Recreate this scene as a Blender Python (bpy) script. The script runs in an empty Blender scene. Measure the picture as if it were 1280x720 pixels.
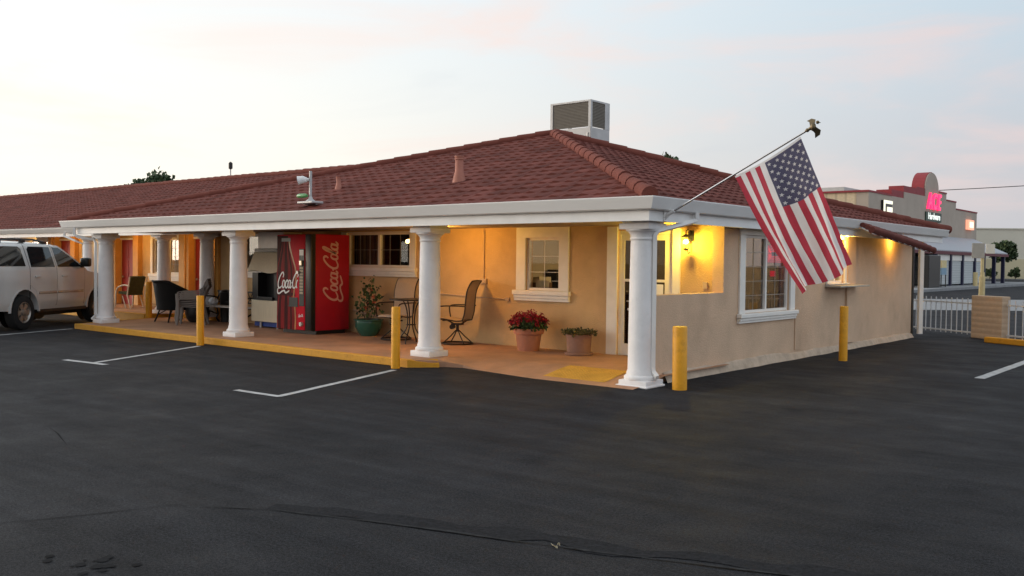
import bpy, bmesh, math, random
from mathutils import Vector, Matrix, noise
R = math.radians
random.seed(7)
scene = bpy.context.scene
COL = scene.collection

# ------------------------------------------------------------------ helpers
def tag(o, label=None, cat=None, group=None, kind=None):
    if label: o["label"] = label
    if cat: o["category"] = cat
    if group: o["group"] = group
    if kind: o["kind"] = kind
    return o

def empty(name, loc=(0, 0, 0), rz=0.0, label=None, cat=None, group=None):
    o = bpy.data.objects.new(name, None)
    COL.objects.link(o)
    o.location = loc
    o.rotation_euler = (0, 0, rz)
    o.empty_display_size = 0.1
    return tag(o, label, cat, group)

def copy_tree(root, loc, rz=0.0, label=None):
    r = root.copy(); COL.objects.link(r)
    r.location = loc; r.rotation_euler = (0, 0, rz)
    if label: r["label"] = label
    for ch in list(root.children):
        c = ch.copy(); COL.objects.link(c); c.parent = r
        for g in list(ch.children):
            d = g.copy(); COL.objects.link(d); d.parent = c
    return r

class MB:
    """collects shapes and links them as one mesh object"""
    def __init__(s):
        s.v = []; s.f = []; s.m = []; s.mi = 0; s.T = Matrix.Identity(4)
    def mat(s, i): s.mi = i; return s
    def add(s, vs, fs):
        b = len(s.v)
        s.v += [tuple(s.T @ Vector(v)) for v in vs]
        for f in fs:
            s.f.append([b + i for i in f]); s.m.append(s.mi)
        return s
    def box(s, a, b, bev=0.0):
        x0, y0, z0 = [min(a[i], b[i]) for i in range(3)]
        x1, y1, z1 = [max(a[i], b[i]) for i in range(3)]
        if bev <= 0:
            vs = [(x0,y0,z0),(x1,y0,z0),(x1,y1,z0),(x0,y1,z0),(x0,y0,z1),(x1,y0,z1),(x1,y1,z1),(x0,y1,z1)]
            fs = [(0,3,2,1),(4,5,6,7),(0,1,5,4),(1,2,6,5),(2,3,7,6),(3,0,4,7)]
            return s.add(vs, fs)
        bm = bmesh.new()
        bmesh.ops.create_cube(bm, size=1.0)
        for v in bm.verts:
            v.co = Vector(((x0+x1)/2 + v.co.x*(x1-x0), (y0+y1)/2 + v.co.y*(y1-y0), (z0+z1)/2 + v.co.z*(z1-z0)))
        bmesh.ops.bevel(bm, geom=bm.edges[:], offset=bev, segments=2, affect='EDGES', profile=0.5)
        s.bm(bm); bm.free(); return s
    def bm(s, bm):
        bm.verts.index_update()
        k0 = len(s.f); s.add([v.co[:] for v in bm.verts], [[v.index for v in f.verts] for f in bm.faces])
        for i, f in enumerate(bm.faces): s.m[k0+i] = s.mi + f.material_index
        return s
    def quad(s, *p): return s.add(p, [tuple(range(len(p)))])
    def tube(s, pts, r, seg=8, cap=True, closed=False):
        pts = [Vector(p) for p in pts]; n = len(pts)
        rs = r if isinstance(r, (list, tuple)) else [r]*n
        vs = []; fs = []; up = None
        for i, p in enumerate(pts):
            if closed: t = pts[(i+1) % n] - pts[i-1]
            else: t = pts[min(i+1, n-1)] - pts[max(i-1, 0)]
            if t.length < 1e-9: t = Vector((0, 0, 1))
            t.normalize()
            if up is None:
                up = Vector((0, 0, 1)) if abs(t.z) < .9 else Vector((1, 0, 0))
            a = t.cross(up)
            if a.length < 1e-6: a = t.orthogonal()
            a.normalize(); b = a.cross(t).normalized(); up = b
            for k in range(seg):
                an = 2*math.pi*k/seg
                vs.append(p + (a*math.cos(an) + b*math.sin(an))*rs[i])
        m = n if closed else n-1
        for i in range(m):
            j = (i+1) % n
            for k in range(seg):
                k2 = (k+1) % seg
                fs.append((i*seg+k, j*seg+k, j*seg+k2, i*seg+k2))
        if cap and not closed:
            fs.append(tuple(range(seg))); fs.append(tuple((n-1)*seg+k for k in reversed(range(seg))))
        return s.add(vs, fs)
    def lathe(s, prof, c=(0, 0, 0), seg=24, axis='z', capb=True, capt=True):
        vs = []; fs = []
        for r, h in prof:
            for k in range(seg):
                an = 2*math.pi*k/seg
                x, y = r*math.cos(an), r*math.sin(an)
                p = (x, y, h) if axis == 'z' else ((h, x, y) if axis == 'x' else (y, h, x))
                vs.append((c[0]+p[0], c[1]+p[1], c[2]+p[2]))
        n = len(prof)
        for i in range(n-1):
            for k in range(seg):
                k2 = (k+1) % seg
                fs.append((i*seg+k, i*seg+k2, (i+1)*seg+k2, (i+1)*seg+k))
        if capb: fs.append(tuple(reversed(range(seg))))
        if capt: fs.append(tuple((n-1)*seg+k for k in range(seg)))
        return s.add(vs, fs)
    def ball(s, c, r, seg=10, rings=6, sz=1.0):
        prof = [(max(1e-4, r*math.sin(math.pi*i/rings)), -r*sz*math.cos(math.pi*i/rings)) for i in range(rings+1)]
        return s.lathe(prof, c, seg)
    def prism(s, poly, d0, d1, fr):
        """poly in 2D, fr(u, v, d) -> 3D"""
        n = len(poly)
        vs = [fr(u, v, d0) for u, v in poly] + [fr(u, v, d1) for u, v in poly]
        fs = [tuple(range(n)), tuple(reversed(range(n, 2*n)))]
        for i in range(n):
            j = (i+1) % n
            fs.append((i, n+i, n+j, j))
        return s.add(vs, fs)
    def build(s, name, mats, parent=None, smooth=None, fixn=True):
        me = bpy.data.meshes.new(name)
        me.from_pydata(s.v, [], s.f)
        if not isinstance(mats, (list, tuple)): mats = [mats]
        for m in mats: me.materials.append(m)
        me.polygons.foreach_set("material_index", s.m)
        if fixn:
            bm = bmesh.new(); bm.from_mesh(me)
            bmesh.ops.recalc_face_normals(bm, faces=bm.faces[:])
            bm.to_mesh(me); bm.free()
        if smooth is not None:
            me.polygons.foreach_set("use_smooth", [True]*len(me.polygons))
            me.set_sharp_from_angle(angle=R(smooth))
        me.update()
        o = bpy.data.objects.new(name, me)
        COL.objects.link(o)
        if parent: o.parent = parent
        return o

def wall_mesh(mb, axis, pos, thick, u0, u1, z0, z1, holes):
    """wall with openings; axis 'x': runs along x, its outer face at y=pos (thickness to +y).
    axis 'y': runs along y, its outer face at x=pos (thickness to -x). Only outer skin and reveals."""
    us = sorted(set([u0, u1] + [h[0] for h in holes] + [h[1] for h in holes]))
    zs = sorted(set([z0, z1] + [h[2] for h in holes] + [h[3] for h in holes]))
    us = [u for u in us if u0 <= u <= u1]; zs = [z for z in zs if z0 <= z <= z1]
    def P(u, z, d):
        return (u, pos + d, z) if axis == 'x' else (pos - d, u, z)
    def solid(i, j):
        if i < 0 or j < 0 or i >= len(us)-1 or j >= len(zs)-1: return False
        uc = (us[i]+us[i+1])/2; zc = (zs[j]+zs[j+1])/2
        return not any(h[0] < uc < h[1] and h[2] < zc < h[3] for h in holes)
    for i in range(len(us)-1):
        for j in range(len(zs)-1):
            if not solid(i, j): continue
            a, b, c, d = us[i], us[i+1], zs[j], zs[j+1]
            mb.quad(P(a,c,0), P(b,c,0), P(b,d,0), P(a,d,0))
            mb.quad(P(a,c,thick), P(a,d,thick), P(b,d,thick), P(b,c,thick))
            if not solid(i-1, j): mb.quad(P(a,c,0), P(a,d,0), P(a,d,thick), P(a,c,thick))
            if not solid(i+1, j): mb.quad(P(b,c,0), P(b,c,thick), P(b,d,thick), P(b,d,0))
            if not solid(i, j-1): mb.quad(P(a,c,0), P(a,c,thick), P(b,c,thick), P(b,c,0))
            if not solid(i, j+1): mb.quad(P(a,d,0), P(b,d,0), P(b,d,thick), P(a,d,thick))

# ------------------------------------------------------------------ materials
def mat(name, col, rough=.6, metal=0.0, var=.12, scale=6.0, bump=0.0, bscale=60.0, spec=.4, emit=None, estr=0.0, dirt=0.0, dscale=1.3, stretch=None, coat=0.0):
    m = bpy.data.materials.new(name); m.use_nodes = True
    nt = m.node_tree; N = nt.nodes; L = nt.links
    p = N["Principled BSDF"]
    p.inputs["Roughness"].default_value = rough
    p.inputs["Metallic"].default_value = metal
    p.inputs["Specular IOR Level"].default_value = spec
    if coat: p.inputs["Coat Weight"].default_value = coat; p.inputs["Coat Roughness"].default_value = .06
    tc = N.new("ShaderNodeTexCoord")
    src = tc.outputs["Object"]
    if stretch:
        mp = N.new("ShaderNodeMapping"); mp.inputs["Scale"].default_value = stretch
        L.new(src, mp.inputs["Vector"]); src = mp.outputs["Vector"]
    nz = N.new("ShaderNodeTexNoise"); nz.inputs["Scale"].default_value = scale
    nz.inputs["Detail"].default_value = 6; nz.inputs["Roughness"].default_value = .6
    L.new(src, nz.inputs["Vector"])
    mr = N.new("ShaderNodeMapRange"); mr.inputs[1].default_value = .3; mr.inputs[2].default_value = .7
    mr.inputs[3].default_value = 1-var; mr.inputs[4].default_value = 1+var
    L.new(nz.outputs["Fac"], mr.inputs[0])
    mx = N.new("ShaderNodeMix"); mx.data_type = 'RGBA'; mx.blend_type = 'MULTIPLY'; mx.inputs[0].default_value = 1
    mx.inputs[6].default_value = (*col, 1)
    L.new(mr.outputs[0], mx.inputs[7])
    out = mx.outputs[2]
    if dirt > 0:
        nd = N.new("ShaderNodeTexNoise"); nd.inputs["Scale"].default_value = dscale; nd.inputs["Detail"].default_value = 9
        nd.inputs["Roughness"].default_value = .7
        L.new(src, nd.inputs["Vector"])
        r2 = N.new("ShaderNodeMapRange"); r2.inputs[1].default_value = .5; r2.inputs[2].default_value = .72
        r2.inputs[3].default_value = 0; r2.inputs[4].default_value = dirt
        L.new(nd.outputs["Fac"], r2.inputs[0])
        m2 = N.new("ShaderNodeMix"); m2.data_type = 'RGBA'
        m2.inputs[7].default_value = (col[0]*.35, col[1]*.32, col[2]*.28, 1)
        L.new(r2.outputs[0], m2.inputs[0]); L.new(out, m2.inputs[6]); out = m2.outputs[2]
    L.new(out, p.inputs["Base Color"])
    if bump:
        nb = N.new("ShaderNodeTexNoise"); nb.inputs["Scale"].default_value = bscale; nb.inputs["Detail"].default_value = 4
        L.new(src, nb.inputs["Vector"])
        bp = N.new("ShaderNodeBump"); bp.inputs["Strength"].default_value = bump; bp.inputs["Distance"].default_value = .02
        L.new(nb.outputs["Fac"], bp.inputs["Height"]); L.new(bp.outputs["Normal"], p.inputs["Normal"])
    if emit:
        p.inputs["Emission Color"].default_value = (*emit, 1); p.inputs["Emission Strength"].default_value = estr
    return m

def glass_mat(name, tint, refl=.12, rough=.0):
    m = bpy.data.materials.new(name); m.use_nodes = True
    nt = m.node_tree; N = nt.nodes; L = nt.links
    N.remove(N["Principled BSDF"])
    out = N["Material Output"]
    tr = N.new("ShaderNodeBsdfTransparent"); tr.inputs[0].default_value = (*tint, 1)
    gl = N.new("ShaderNodeBsdfGlossy"); gl.inputs["Roughness"].default_value = rough
    gl.inputs["Color"].default_value = (.9, .92, .95, 1)
    nz = N.new("ShaderNodeTexNoise"); nz.inputs["Scale"].default_value = 1.5
    bp = N.new("ShaderNodeBump"); bp.inputs["Strength"].default_value = .03; bp.inputs["Distance"].default_value = .02
    tc = N.new("ShaderNodeTexCoord"); L.new(tc.outputs["Object"], nz.inputs["Vector"])
    L.new(nz.outputs["Fac"], bp.inputs["Height"]); L.new(bp.outputs["Normal"], gl.inputs["Normal"])
    lw = N.new("ShaderNodeLayerWeight"); lw.inputs["Blend"].default_value = .5
    fr = N.new("ShaderNodeMath"); fr.operation = 'POWER'; fr.inputs[1].default_value = 4.0; L.new(lw.outputs["Facing"], fr.inputs[0])
    ad = N.new("ShaderNodeMath"); ad.operation = 'ADD'; ad.use_clamp = True; ad.inputs[1].default_value = refl
    L.new(fr.outputs[0], ad.inputs[0])
    mx = N.new("ShaderNodeMixShader")
    L.new(ad.outputs[0], mx.inputs[0]); L.new(tr.outputs[0], mx.inputs[1]); L.new(gl.outputs[0], mx.inputs[2])
    L.new(mx.outputs[0], out.inputs["Surface"])
    return m

def emis(name, col, s):
    m = bpy.data.materials.new(name); m.use_nodes = True
    p = m.node_tree.nodes["Principled BSDF"]
    p.inputs["Base Color"].default_value = (*[min(1, c) for c in col], 1)
    p.inputs["Emission Color"].default_value = (*col, 1); p.inputs["Emission Strength"].default_value = s
    return m

def asphalt_mat():
    m = bpy.data.materials.new("asphalt"); m.use_nodes = True
    nt = m.node_tree; N = nt.nodes; L = nt.links; p = N["Principled BSDF"]
    tc = N.new("ShaderNodeTexCoord"); O = tc.outputs["Object"]
    def nz(scale, det=8, ro=.65, stretch=None, rot=0):
        n = N.new("ShaderNodeTexNoise"); n.inputs["Scale"].default_value = scale; n.inputs["Detail"].default_value = det
        n.inputs["Roughness"].default_value = ro
        s = O
        if stretch:
            mp = N.new("ShaderNodeMapping"); mp.inputs["Scale"].default_value = stretch; mp.inputs["Rotation"].default_value = (0, 0, rot)
            L.new(O, mp.inputs["Vector"]); s = mp.outputs["Vector"]
        L.new(s, n.inputs["Vector"]); return n.outputs["Fac"]
    def rng(f, a, b, c, d):
        r = N.new("ShaderNodeMapRange"); r.inputs[1].default_value = a; r.inputs[2].default_value = b
        r.inputs[3].default_value = c; r.inputs[4].default_value = d; L.new(f, r.inputs[0]); return r.outputs[0]
    def mul(a, b):
        q = N.new("ShaderNodeMath"); q.operation = 'MULTIPLY'
        L.new(a, q.inputs[0]); L.new(b, q.inputs[1]); return q.outputs[0]
    broad = rng(nz(.22, 5, .6, (1, 2.2, 1), R(-35)), .3, .7, .78, 1.25)
    streak = mul(rng(nz(.9, 7, .65, (.35, 3.2, 1), R(-38)), .35, .68, .80, 1.2), rng(nz(2.2, 8, .7, (.12, 2.6, 1), R(-52)), .35, .68, .86, 1.14))
    mid = rng(nz(3.0, 8, .7), .3, .7, .86, 1.14)
    grain = mul(rng(nz(150, 2, .8), .40, .62, .45, 1.75), rng(nz(48, 3, .8), .40, .62, .62, 1.45))
    # oily dark patches with a shape of their own
    spots = rng(nz(.55, 9, .72), .6, .74, 1.0, .62)
    f = mul(mul(mul(broad, streak), mul(mid, grain)), spots)
    mx = N.new("ShaderNodeMix"); mx.data_type = 'RGBA'; mx.blend_type = 'MULTIPLY'; mx.inputs[0].default_value = 1
    mx.inputs[6].default_value = (.0232, .0236, .0262, 1)
    L.new(f, mx.inputs[7]); L.new(mx.outputs[2], p.inputs["Base Color"])
    L.new(rng(nz(1.1, 6, .6), .3, .7, .62, .86), p.inputs["Roughness"])
    p.inputs["Specular IOR Level"].default_value = .06
    b1 = N.new("ShaderNodeBump"); b1.inputs["Strength"].default_value = .55; b1.inputs["Distance"].default_value = .008
    L.new(nz(120, 4, .7), b1.inputs["Height"])
    b2 = N.new("ShaderNodeBump"); b2.inputs["Strength"].default_value = .5; b2.inputs["Distance"].default_value = .06
    L.new(nz(1.6, 5, .6), b2.inputs["Height"]); L.new(b1.outputs["Normal"], b2.inputs["Normal"])
    L.new(b2.outputs["Normal"], p.inputs["Normal"])
    return m

def wave_mat(name, col, col2, scale, axis='Z', rough=.6, bump=.3, metal=0.0):
    m = mat(name, col, rough=rough, metal=metal, var=.1, scale=8)
    nt = m.node_tree; N = nt.nodes; L = nt.links; p = N["Principled BSDF"]
    src = p.inputs["Base Color"].links[0].from_socket
    w = N.new("ShaderNodeTexWave"); w.bands_direction = axis; w.inputs["Scale"].default_value = scale
    w.inputs["Distortion"].default_value = .15
    tc = N.new("ShaderNodeTexCoord"); L.new(tc.outputs["Object"], w.inputs["Vector"])
    r = N.new("ShaderNodeMapRange"); r.inputs[1].default_value = .0; r.inputs[2].default_value = .22; r.inputs[3].default_value = 1; r.inputs[4].default_value = 0
    L.new(w.outputs["Fac"], r.inputs[0])
    mx = N.new("ShaderNodeMix"); mx.data_type = 'RGBA'; mx.inputs[7].default_value = (*col2, 1)
    L.new(r.outputs[0], mx.inputs[0]); L.new(src, mx.inputs[6]); L.new(mx.outputs[2], p.inputs["Base Color"])
    bp = N.new("ShaderNodeBump"); bp.inputs["Strength"].default_value = bump; bp.inputs["Distance"].default_value = .02
    L.new(w.outputs["Fac"], bp.inputs["Height"]); L.new(bp.outputs["Normal"], p.inputs["Normal"])
    return m

def leaf_mat(name, a, b):
    m = bpy.data.materials.new(name); m.use_nodes = True
    nt = m.node_tree; N = nt.nodes; L = nt.links; p = N["Principled BSDF"]
    g = N.new("ShaderNodeNewGeometry"); cr = N.new("ShaderNodeValToRGB")
    cr.color_ramp.elements[0].color = (*a, 1); cr.color_ramp.elements[1].color = (*b, 1)
    L.new(g.outputs["Random Per Island"], cr.inputs[0]); L.new(cr.outputs[0], p.inputs["Base Color"])
    p.inputs["Roughness"].default_value = .6; p.inputs["Specular IOR Level"].default_value = .3
    return m

M = {}
M['asphalt'] = asphalt_mat()
M['white'] = mat('white_paint', (.80, .78, .75), .5, var=.05, scale=3, bump=.08, bscale=25, dirt=.12, dscale=1.1)
M['column'] = mat('column_paint', (.80, .775, .76), .6, var=.04, scale=5, bump=.25, bscale=45, dirt=.16, dscale=3)
M['gutter'] = mat('gutter_paint', (.80, .78, .75), .42, var=.05, scale=2, dirt=.14, dscale=.9, stretch=(.4, .4, 3))
M['trim'] = mat('window_trim', (.80, .76, .70), .5, var=.05, scale=5)
M['stucco'] = mat('peach_stucco', (.60, .40, .205), .85, var=.1, scale=2.2, bump=.55, bscale=55, spec=.2, dirt=.12, dscale=.8)
M['stucco2'] = mat('tan_stucco', (.62, .43, .29), .85, var=.09, scale=1.6, bump=.55, bscale=55, spec=.2, dirt=.26, dscale=.9)
M['base'] = mat('concrete_footing', (.50, .385, .285), .9, var=.2, scale=4, bump=.5, bscale=30, dirt=.4, dscale=2.5)
M['soffit'] = mat('soffit_board', (.33, .265, .20), .8, var=.08, scale=3)
M['ochre'] = mat('ochre_trim', (.60, .30, .07), .6, var=.1, scale=4)
M['door_red'] = mat('red_door_paint', (.34, .035, .03), .45, var=.08, scale=3)
for k_, q_ in (('tile', 1.0), ('tile_dark', .80), ('tile_pale', 1.16)): M[k_] = mat('roof_' + k_, (.148*q_, .047*q_, .037*q_), .9, spec=.12, var=.22, scale=2.3, bump=.35, bscale=50, dirt=.2, dscale=.6)
M['cap'] = mat('ridge_tile', (.172, .054, .040), .85, spec=.12, var=.16, scale=3, bump=.35, bscale=50, dirt=.12)
M['yellow'] = mat('yellow_paint', (.74, .325, .008), .5, var=.1, scale=5, bump=.12, bscale=40, dirt=.5, dscale=4.5)
M['kerb_yellow'] = mat('kerb_yellow_paint', (.62, .29, .02), .7, var=.16, scale=4, bump=.3, bscale=40, dirt=.6, dscale=4)
M['porch'] = mat('porch_concrete', (.40, .215, .125), .7, var=.2, scale=1.6, bump=.2, bscale=40, dirt=.3, dscale=1.4)
M['tactile'] = mat('tactile_yellow', (.60, .33, .045), .75, var=.2, scale=6, dirt=.5, dscale=3)
M['line'] = mat('line_paint', (.42, .42, .42), .8, var=.3, scale=7, dirt=.45, dscale=4)
M['seam'] = mat('asphalt_seam', (.0172, .0172, .0185), .95, spec=.05, var=.35, scale=5)
M['seam_lip'] = mat('asphalt_lip', (.033, .033, .034), .95, spec=.05, var=.4, scale=14)
M['tar_band'] = mat('tarry_band', (.0215, .0218, .0242), .9, spec=.06, var=.4, scale=30, bump=.4, bscale=100, dirt=.4, dscale=3)
M['dark'] = mat('dark_metal', (.018, .016, .015), .45, var=.1)
M['black'] = mat('black_plastic', (.012, .012, .012), .4, var=.1)
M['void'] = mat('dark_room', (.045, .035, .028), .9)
M['room'] = mat('interior_wall', (.50, .42, .28), .8, var=.06, scale=2)
M['wood'] = mat('interior_wood', (.12, .065, .035), .5, var=.25, scale=4, stretch=(1, 1, 6))
M['glass'] = glass_mat('window_glass', (.88, .88, .85), .008)
M['glass_dark'] = glass_mat('dark_window_glass', (.50, .50, .50), .012)
M['steel'] = mat('brushed_steel', (.52, .48, .40), .32, 1.0, var=.12, scale=3, stretch=(30, 30, 1))
M['hood'] = mat('steel_lit_tone', (.74, .66, .50), .3, .55, var=.1, scale=3, stretch=(20, 20, 1))  # warm bright colour stands in for light on the hood and bin
M['muntin'] = mat('grey_muntin', (.30, .28, .25), .5)
M['galv'] = mat('galvanised_sheet', (.46, .45, .44), .5, .35, var=.12, scale=2, dirt=.2)
M['louvre'] = wave_mat('cooler_pad', (.17, .15, .12), (.05, .045, .04), 9, 'Z', .8, .4)
M['terra'] = mat('terracotta', (.42, .17, .10), .8, var=.14, scale=5, bump=.2, dirt=.15)
M['soil'] = mat('soil', (.035, .025, .018), .95, var=.3, scale=20)
M['green_glaze'] = mat('green_glaze', (.02, .10, .07), .22, var=.15, scale=4, coat=.5)
M['leaf'] = leaf_mat('leaf_green', (.018, .04, .012), (.075, .12, .035))
M['leaf_dry'] = leaf_mat('leaf_dull', (.04, .045, .018), (.12, .11, .045))
M['leaf_tree'] = leaf_mat('tree_leaf', (.02, .04, .015), (.09, .12, .05))
M['petal_red'] = leaf_mat('petal_red', (.16, .004, .012), (.42, .012, .03))
M['petal_coral'] = leaf_mat('petal_coral', (.38, .05, .03), (.60, .12, .07))
M['bark'] = mat('bark', (.06, .045, .035), .9, var=.3, scale=8)
M['red_vend'] = mat('vending_red', (.40, .011, .028), .5, spec=.2, var=.06, scale=4, coat=.1)
M['logo_white'] = mat('logo_white', (.80, .78, .76), .4, var=.02)
M['logo_pink'] = mat('logo_faded_white', (.62, .36, .33), .5, var=.06)
M['red_skylit'] = mat('vending_red_skylit', (.62, .014, .030), .5, spec=.15, var=.05)  # brighter copy of the cabinet red: sky light put into the colour
M['cola'] = mat('bottle_print', (.055, .006, .007), .55, spec=.12, var=.4, scale=7, stretch=(3, 1, .5))
M['cola_red'] = mat('bottle_print_red', (.23, .012, .013), .55, spec=.12, var=.35, scale=5, stretch=(4, 1, .4))
M['amber'] = mat('bottle_print_amber', (.45, .16, .04), .3, var=.3, scale=6)
M['silver'] = mat('silver_plastic', (.5, .48, .46), .35, .6)
M['cream_btn'] = mat('button_cream', (.40, .33, .22), .5)
M['blue'] = mat('blue_plastic', (.02, .05, .22), .4)
M['sling'] = mat('sling_fabric', (.37, .275, .20), .85, var=.1, scale=60, bump=.15, bscale=180)
M['bronze'] = mat('bronze_tube', (.035, .023, .016), .4, .5, var=.15)
M['wicker'] = wave_mat('black_wicker', (.005, .005, .0055), (.003, .003, .003), 22, 'Z', .55, .6)
M['grey_plastic'] = mat('grey_plastic', (.20, .175, .155), .55, var=.06)
M['cushion'] = mat('olive_cushion', (.055, .055, .02), .9, var=.25, scale=12)
M['alu'] = mat('cream_tube', (.56, .47, .36), .4, .2)
M['flag_red'] = mat('flag_red', (.46, .045, .07), .8, var=.08, scale=8, bump=.1, bscale=150)
M['flag_white'] = mat('flag_white', (.78, .74, .72), .8, var=.05, scale=8, bump=.1, bscale=150)
M['flag_blue'] = mat('flag_blue', (.092, .085, .140), .8, var=.1, scale=8, bump=.1, bscale=150)
for k_ in ('flag_red', 'flag_white', 'flag_blue'):
    nt_ = M[k_].node_tree; p_ = nt_.nodes["Principled BSDF"]; tl_ = nt_.nodes.new("ShaderNodeBsdfTranslucent"); ms_ = nt_.nodes.new("ShaderNodeMixShader"); ms_.inputs[0].default_value = .32
    nt_.links.new(p_.inputs["Base Color"].links[0].from_socket, tl_.inputs["Color"]); nt_.links.new(p_.outputs[0], ms_.inputs[1]); nt_.links.new(tl_.outputs[0], ms_.inputs[2]); nt_.links.new(ms_.outputs[0], nt_.nodes["Material Output"].inputs["Surface"])
M['gold'] = mat('eagle_bronze', (.16, .12, .07), .4, .8)
M['pole'] = mat('flag_pole_metal', (.62, .60, .60), .25, .9, var=.04)
M['car'] = mat('white_car_paint', (.52, .505, .485), .28, var=.03, scale=2, coat=.8, dirt=.1, dscale=.8)
M['car_glass'] = mat('car_glass', (.012, .014, .015), .04, spec=.8, var=.05)
M['tyre'] = mat('tyre_rubber', (.014, .013, .013), .85, var=.2)
M['rim'] = mat('alloy_rim', (.36, .32, .28), .35, .8)
M['tail'] = mat('tail_lamp_red', (.20, .008, .008), .2, coat=.6)
M['mould'] = mat('gold_moulding', (.40, .365, .32), .25, .5)
M['iron'] = mat('cast_iron', (.014, .013, .013), .5, .2)
M['slat'] = mat('bench_slat', (.56, .52, .48), .6, var=.1)
M['bag'] = mat('white_bag', (.62, .66, .70), .5, var=.1)
M['fence'] = mat('white_fence_paint', (.56, .55, .55), .5, var=.06)
M['block'] = wave_mat('tan_block', (.52, .375, .255), (.475, .34, .23), 2.4, 'Z', .9, .25)
M['store'] = mat('store_wall', (.42, .345, .28), .9, var=.08, scale=.6, bump=.2, bscale=10)
M['store_side_glow'] = wave_mat('store_side_sunset_tone', (.64, .50, .33), (.48, .37, .25), .42, 'X', .9, .1)  # cream wall with the sunset glow put into its brighter colour
M['store_red'] = mat('store_red', (.27, .035, .04), .7, var=.1, scale=1)
M['metal_roof'] = wave_mat('metal_roof', (.36, .375, .40), (.30, .31, .34), .55, 'Y', .5, .25)
M['maroon'] = mat('maroon_fascia', (.12, .018, .026), .6)
M['navy'] = mat('navy_post', (.018, .018, .055), .5)
M['door_grey'] = wave_mat('rollup_door', (.46, .48, .48), (.36, .38, .38), 1.6, 'Z', .6, .2)
M['cream'] = mat('cream_wall', (.66, .61, .50), .9, var=.06, scale=.3)
M['cream_low'] = mat('tan_wall_band', (.60, .52, .34), .9, var=.06, scale=.3)
M['pale_yellow'] = mat('pale_yellow_paint', (.66, .52, .26), .6, var=.1)
M['concrete'] = mat('concrete', (.24, .24, .245), .9, var=.12, scale=1.5, bump=.15, dirt=.2)
M['sign_back'] = mat('sign_back', (.45, .40, .33), .55, var=.1)
M['sign_lit'] = mat('sign_white', (.80, .72, .58), .5, var=.04)
M['pipe'] = mat('painted_pipe', (.50, .36, .25), .6, var=.1)
M['clay'] = mat('weathered_clay', (.27, .15, .11), .85, var=.2, scale=5, dirt=.3)
M['vent'] = mat('vent_paint', (.42, .17, .12), .7, var=.1)
M['lamp_warm'] = emis('warm_bulb', (1.0, .62, .20), 14)
M['lamp_soft'] = emis('soft_bulb', (1.0, .70, .34), 6)
M['neon'] = emis('red_neon', (1.0, .03, .05), 1.5)
M['ace'] = emis('lit_red_letter', (1.0, .03, .13), 1.5)
M['letter'] = emis('lit_white_letter', (.95, 1.0, .92), .75)
M['lit_panel'] = emis('lit_panel', (1.0, .95, .72), .85)
M['lit_orange'] = emis('lit_orange', (1.0, .40, .25), .9)
M['screen'] = emis('monitor_glow', (.75, .70, .50), .5)
M['paper'] = mat('paper_sign', (.66, .58, .40), .7)
M['curtain'] = wave_mat('curtain', (.16, .12, .10), (.08, .06, .05), 3.2, 'X', .9, .5)
M['grey_sheet'] = mat('grey_panel', (.22, .22, .22), .5, .3, var=.08)
M['opal'] = mat('opal_glass', (.7, .68, .6), .3)
# ------------------------------------------------------------------ light levels
SKY_S, GLOW, SUN_E = .12, 4.5, .5
LW_OFFICE, LW_WING, LW_PORCH, LW_LANT, LW_EAVE, LW_CAN = 150, 28, 62, 85, 30, 13
# ------------------------------------------------------------------ camera
cam = bpy.data.cameras.new("camera"); co = bpy.data.objects.new("camera", cam); COL.objects.link(co)
cam.sensor_width = 36; cam.lens = 36*1159/1280; cam.clip_end = 2000; cam.clip_start = .05
fw = Vector((-.639, .769, 0)).normalized(); pit = R(-1.64); rol = R(.6)
rt = fw.cross(Vector((0, 0, 1))); Fv = fw*math.cos(pit) + Vector((0, 0, 1))*math.sin(pit); Uv = rt.cross(Fv)
R2 = rt*math.cos(rol) + Uv*math.sin(rol); U2 = -rt*math.sin(rol) + Uv*math.cos(rol)
mw = Matrix((R2, U2, -Fv)).transposed().to_4x4(); mw.translation = Vector((6.915, -11.084, 1.72))
co.matrix_world = mw
scene.camera = co
scene.view_settings.view_transform = 'Standard'; scene.view_settings.look = 'None'
scene.view_settings.exposure = 0.0; scene.view_settings.gamma = 1.0
scene.render.resolution_x = 1024; scene.render.resolution_y = 576

# ------------------------------------------------------------------ dusk sky
SUN_AZ = Vector((-.93, -.36, 0)).normalized(); SUN_EL = R(3.0)
w = bpy.data.worlds.new("World"); scene.world = w; w.use_nodes = True
nt = w.node_tree; N = nt.nodes; L = nt.links
bg = N["Background"]
sky = N.new("ShaderNodeTexSky"); sky.sky_type = 'NISHITA'; sky.sun_disc = False
sky.sun_elevation = SUN_EL; sky.sun_rotation = math.atan2(SUN_AZ.x, SUN_AZ.y); sky.dust_density = 2.0; sky.air_density = 1.0; sky.ozone_density = 1.5
tc = N.new("ShaderNodeTexCoord"); D = tc.outputs["Generated"]
def vmath(op, a, b=None):
    n = N.new("ShaderNodeVectorMath"); n.operation = op
    if hasattr(a, 'links'): L.new(a, n.inputs[0])
    else: n.inputs[0].default_value = a
    if b is not None:
        if hasattr(b, 'links'): L.new(b, n.inputs[1])
        else: n.inputs[1].default_value = b
    return n
def mrange(f, a, b, c, d, smooth=False):
    r = N.new("ShaderNodeMapRange"); r.inputs[1].default_value = a; r.inputs[2].default_value = b
    r.inputs[3].default_value = c; r.inputs[4].default_value = d
    if smooth: r.interpolation_type = 'SMOOTHSTEP'
    L.new(f, r.inputs[0]); return r.outputs[0]
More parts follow.
